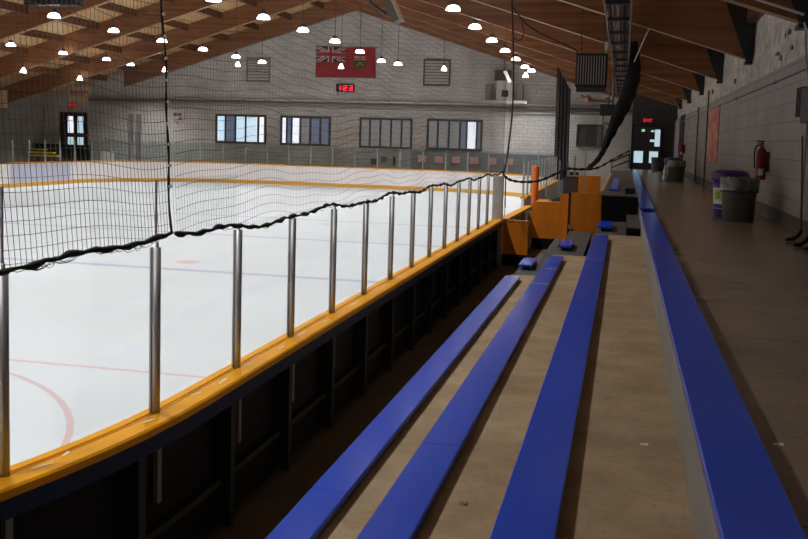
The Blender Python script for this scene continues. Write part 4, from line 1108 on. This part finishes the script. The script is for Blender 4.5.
# ------------------------------------------------------------------ right wall fittings
root = thing('wall_conduit', (RW, 20, 4.3), 'thin dark conduit running along the right wall below the rough parging', 'conduit')
b = MB(); b.tube([(RW - .03, 5, 4.33), (RW - .03, 50, 4.33)], .018, 6); b.build('conduit_run', 'pipe_dark', root)
for y in range(6, 50, 6):
    b = MB(); b.box((RW - .05, y - .02, 4.30), (RW - .001, y + .02, 4.36)); b.build('clip', 'pipe_dark', root)
for y, lab in ((31.9, 'dark vertical conduit on the right wall beside the red poster'), (35.9, 'dark vertical conduit on the right wall beyond the red poster')):
    root = thing('drop_conduit', (RW, y, 1.95), lab, 'conduit')
    b = MB(); b.tube([(RW - .03, y, 1.96), (RW - .03, y, 4.95 if y < 33 else 4.6)], .022, 6); b.build('conduit_run', 'frame', root)
    b = MB(); b.box((RW - .05, y - .03, 3.0), (RW - .001, y + .03, 3.06)); b.build('clip', 'pipe_dark', root)
root = thing('poster', (RW, 29.9, 2.75), 'tall red and yellow poster hanging on the right block wall', 'poster')
b = MB(); b.box((RW - .02, 28.1, 2.74), (RW - .001, 31.6, 4.38)); b.build('poster_sheet', 'poster', root)
root = thing('notice_board', (RW, 49, 2.5), 'pale notice board at the far end of the right wall beyond the doorway', 'board')
b = MB(); b.box((RW - .05, 47.9, 2.5), (RW - .001, 51.6, 4.45)); b.build('board_sheet', 'board_white', root)
b = MB(); b.box((RW - .06, 51.0, 2.7), (RW - .051, 51.6, 4.4)); b.build('red_banner', 'sign_red', root)
b = MB(); b.box((RW - .03, 44.2, 1.95), (RW - .001, 47.4, 4.6)); d3 = b.build('door_3', 'doorway'); struct(d3)

def extinguisher(x, y, z, lab, s=1.0):
    root = thing('fire_extinguisher', (x, y, z), lab, 'fire extinguisher')
    b = MB(); b.lathe((x, y, z), [(0, 0), (.085, .0), (.095, .02), (.095, .47), (.085, .52), (.05, .56), (.03, .58), (.03, .60)], 18); b.build('cylinder', 'red_ext', root)
    b = MB(); vs = []
    for k in range(7):
        a = math.radians(238 + k * 9)
        for h in (.08, .20): vs.append((x + .0965 * cos(a), y + .0965 * sin(a), z + h))
    b.add(vs, [(2 * k, 2 * k + 2, 2 * k + 3, 2 * k + 1) for k in range(6)]); b.build('label_sticker', 'white', root)
    b = MB(); b.box((x - .03, y - .03, z + .60), (x + .03, y + .03, z + .645)); b.build('valve', 'steel', root)
    b = MB(); b.box((x - .10, y - .10, z + .68), (x + .03, y + .02, z + .70)); b.box((x - .08, y - .08, z + .645), (x + .02, y + .02, z + .66)); b.tube([(x, y, z + .645), (x, y, z + .69)], .012, 6); b.build('handle', 'black', root)
    b = MB(); b.tube(smooth([(x - .02, y - .03, z + .62), (x - .10, y - .06, z + .60), (x - .13, y - .06, z + .48), (x - .115, y - .04, z + .30), (x - .11, y - .02, z + .2)]), .013, 8); b.build('hose', 'black', root)
    b = MB(); b.box((x + .09, y - .04, z + .15), (RW - .001, y + .04, z + .5)); b.build('wall_bracket', 'frame', root)
extinguisher(2.405, 18.3, 2.61, 'red fire extinguisher hung on the right wall above the near grey bin')
extinguisher(2.39, 43.0, 2.75, 'distant red fire extinguisher on the right wall by the dark doorway')

root = thing('electrical_box', (RW, 14.3, 3.5), 'black junction box with fins on the right wall at the photo edge', 'box')
b = MB(); b.cbox((RW - .13, 13.9, 3.54), (RW - .001, 14.65, 4.03), .01); b.build('box_case', 'black', root)
for k in range(5):
    b = MB(); b.box((RW - .12, 14.70 + k * .10, 3.64), (RW - .022, 14.73 + k * .10, 4.06)); b.build('fin', 'dkgrey', root)
b = MB(); b.box((RW - .02, 14.651, 3.62), (RW - .001, 15.2, 4.08)); b.build('fin_plate', 'pipe_dark', root)
b = MB(); b.tube([(RW - .05, 14.5, 4.03), (RW - .04, 15.0, 4.5), (RW - .04, 15.2, 4.9)], .013, 6); b.build('feed_conduit', 'pipe_dark', root)
b = MB(); b.tube([(RW - .05, 14.2, 4.03), (RW - .04, 14.6, 4.6), (RW - .04, 14.9, 4.9)], .011, 6); b.build('feed_conduit', 'pipe_dark', root)
b = MB(); b.tube([(RW - .05, 14.5, 3.54), (RW - .05, 14.55, 2.2)], .014, 6); b.build('drop_conduit', 'pipe_dark', root)
root = thing('overhead_conduit', (2.0, 14, 5.2), 'pale conduit crossing under the beam at the top right edge', 'conduit')
b = MB(); b.tube([(RW - .05, 15.35, 5.15), (1.55, 15.45, 5.48)], .02, 8); b.tube([(RW - .05, 15.3, 5.02), (RW - .05, 14.6, 4.6)], .016, 8); b.build('conduit_run', 'pipe', root)

def hockey_stick(x, y, dy, lab):
    root = thing('hockey_stick', (x, y, 1.95), lab, 'hockey stick', 'sticks leaning on the right wall')
    top = Vector((RW - .04, y + 1.0 + dy, 3.36)); low = Vector((x, y + .12, 2.06))
    b = MB(); b.tube([low, top], .014, 6); b.build('shaft', 'shaft', root)
    b = MB(); b.tube([low + Vector((.0, -.0, .03)), low + Vector((-.05, -.03, -.05)), Vector((x - .14, y - .12, 1.985)), Vector((x - .24, y - .22, 1.985))], [.022, .028, .03, .02], 8); b.build('blade', 'black', root)
for x, y, dy, lab in ((2.36, 13.55, .35, 'leftmost dark hockey stick leaning on the right wall'), (2.34, 12.85, .4, 'middle dark hockey stick leaning on the right wall'), (2.38, 12.4, .3, 'rightmost dark hockey stick leaning on the right wall, at the photo edge')):
    hockey_stick(x, y, dy, lab)

# bins
def barrel(x, y, z, lab, grp, liner=True):
    root = thing('trash_barrel', (x, y, z), lab, 'bin', grp)
    b = MB(); b.lathe((x, y, z), [(0, 0), (.245, 0), (.255, .02), (.285, .60), (.288, .61), (.298, .615), (.298, .66), (.285, .665), (.27, .63), (.25, .10), (0, .09)], 28); b.build('barrel_body', 'bin_grey', root)
    for s in (-1, 1):
        b = MB(); b.box((x - .06, y + s * .29, z + .50), (x + .06, y + s * .325, z + .535)); b.build('handle', 'bin_grey', root)
    if liner:
        b = MB(); n = 40; prof = [(.300, .50), (.308, .56), (.312, .64), (.306, .72), (.29, .735), (.262, .71), (.25, .62)]
        vs = []; fs = []
        for (r, h) in prof:
            for k in range(n):
                w = 2 * PI * k / n; q = 1 + .022 * sin(k * 3.7 + h * 30) + .012 * random.uniform(-1, 1)
                vs.append((x + r * q * cos(w), y + r * q * sin(w), z + h + .014 * sin(k * 2.3) * (1 if h < .6 else .5)))
        for i in range(len(prof) - 1):
            for k in range(n): fs.append((i * n + k, i * n + (k + 1) % n, (i + 1) * n + (k + 1) % n, (i + 1) * n + k))
        b.add(vs, fs, 0, True); b.build('bag_liner', 'bag', root)
        b = MB(); b.lathe((x, y, z), [(.304, .485), (.314, .50), (.304, .515)], 28); b.build('bag_band', 'black', root)
    return root
barrel(1.90, 16.85, 1.95, 'near grey trash barrel with grey bag liner on the walkway', 'grey barrels on the walkway')
barrel(1.80, 34.7, 1.95, 'grey trash barrel midway down the walkway with purple rim behind it', 'grey barrels on the walkway')
barrel(1.62, 49.5, 1.95, 'most distant dark grey trash barrel, before the end door', 'grey barrels on the walkway', False)
def recycler(x, y, z, lab):
    root = thing('recycling_bin', (x, y, z), lab, 'bin', 'purple recycling bins')
    b = MB(); b.lathe((x, y, z), [(0, 0), (.25, 0), (.265, .03), (.295, .64), (0, .64)], 28); b.build('bin_body', 'bin_purple', root)
    b = MB(); b.lathe((x, y, z), [(.295, .642), (.325, .65), (.325, .72), (.29, .80), (.20, .83), (0, .83)], 28); b.build('lid', 'bin_purple', root)
    def patch(a0, a1, h0, h1, off, m, nm, r0=.265, r1=.295):
        b = MB(); n = 8; vs = []; fs = []
        for i in range(n + 1):
            a = a0 + (a1 - a0) * i / n
            for h in (h0, h1):
                r = r0 + (r1 - r0) * (h - .03) / .61 + off; vs.append((x + r * cos(a), y + r * sin(a), z + h))
        for i in range(n): fs.append((2 * i, 2 * i + 2, 2 * i + 3, 2 * i + 1))
        b.add(vs, fs); b.build(nm, m, root)
    patch(-2.9, -1.75, .16, .52, .004, 'white', 'label_sheet'); patch(-2.75, -2.1, .30, .50, .007, 'lab_yellow', 'label_print'); patch(-2.62, -2.2, .33, .46, .010, 'lab_green', 'label_print')
    patch(-2.9, -2.0, .17, .24, .007, 'bin_purple', 'label_print')
recycler(1.83, 17.6, 1.95, 'purple-blue recycling bin with green label behind the near grey barrel')
recycler(1.72, 35.5, 1.95, 'distant purple recycling bin behind the middle grey barrel')
root = thing('paper_sack', (1.42, 34.6, 1.95), 'small pale sack leaning by the middle grey barrel', 'sack')
b = MB(); b.lathe((1.42, 34.6, 1.95), [(0, 0), (.07, .01), (.085, .15), (.07, .40), (.035, .50), (.04, .56), (0, .55)], 12); b.build('sack_body', 'white', root)

# litter specks on the treads
for (x, y, z, lab) in ((.17, 4.96, 1.63, 'tiny white scrap lying on the upper concrete tread'), (.67, 4.09, 1.95, 'tiny pale scrap lying on the walkway beside the blue bench')):
    root = thing('paper_scrap', (x, y, z), lab, 'litter')
    b = MB(); b.add([(x - .02, y - .01, z + .001), (x + .02, y - .012, z + .001), (x + .024, y + .012, z + .006), (x - .016, y + .01, z + .004), (x, y, z + .0005)], [(0, 1, 2, 3), (0, 4, 1), (1, 4, 2), (2, 4, 3), (3, 4, 0)]); b.build('scrap_sheet', 'white', root)

root = thing('dead_leaf', (-.72, 4.78, 1.28), 'small dark dead leaf lying on the middle concrete tread', 'leaf')
b = MB(); b.add([(-.74, 4.76, 1.281), (-.715, 4.755, 1.284), (-.70, 4.79, 1.290), (-.72, 4.815, 1.283), (-.742, 4.79, 1.288)], [(0, 1, 2, 3, 4)]); b.build('leaf_blade', 'patch', root)

# ------------------------------------------------------------------ world, camera, view
w = bpy.data.worlds.new('hall'); bpy.context.scene.world = w; w.use_nodes = True
w.node_tree.nodes['Background'].inputs[0].default_value = (.8, .85, 1, 1); w.node_tree.nodes['Background'].inputs[1].default_value = .05

yaw, pit, rol, f, py = .222057, .0894734, .0296589, 961.8, 225.3
fw = Vector((-sin(yaw) * cos(pit), cos(yaw) * cos(pit), -sin(pit)))
r0 = Vector((cos(yaw), sin(yaw), 0)); u0 = r0.cross(fw)
rr = r0 * cos(rol) + u0 * sin(rol); uu = -r0 * sin(rol) + u0 * cos(rol)
cam = bpy.data.cameras.new('camera'); co = bpy.data.objects.new('camera', cam); C.objects.link(co)
mw = Matrix((rr, uu, -fw)).transposed().to_4x4(); mw.translation = Vector((0, 0, 3.15)); co.matrix_world = mw
cam.sensor_width = 36; cam.lens = f / 808 * 36; cam.shift_y = -(269.5 - py) / 808; cam.clip_end = 300; cam.clip_start = .05
sc = bpy.context.scene; sc.camera = co
sc.view_settings.view_transform = 'Standard'; sc.view_settings.look = 'None'; sc.view_settings.gamma = 1.0; sc.view_settings.use_curve_mapping = False
sc.view_settings.exposure = 0.0
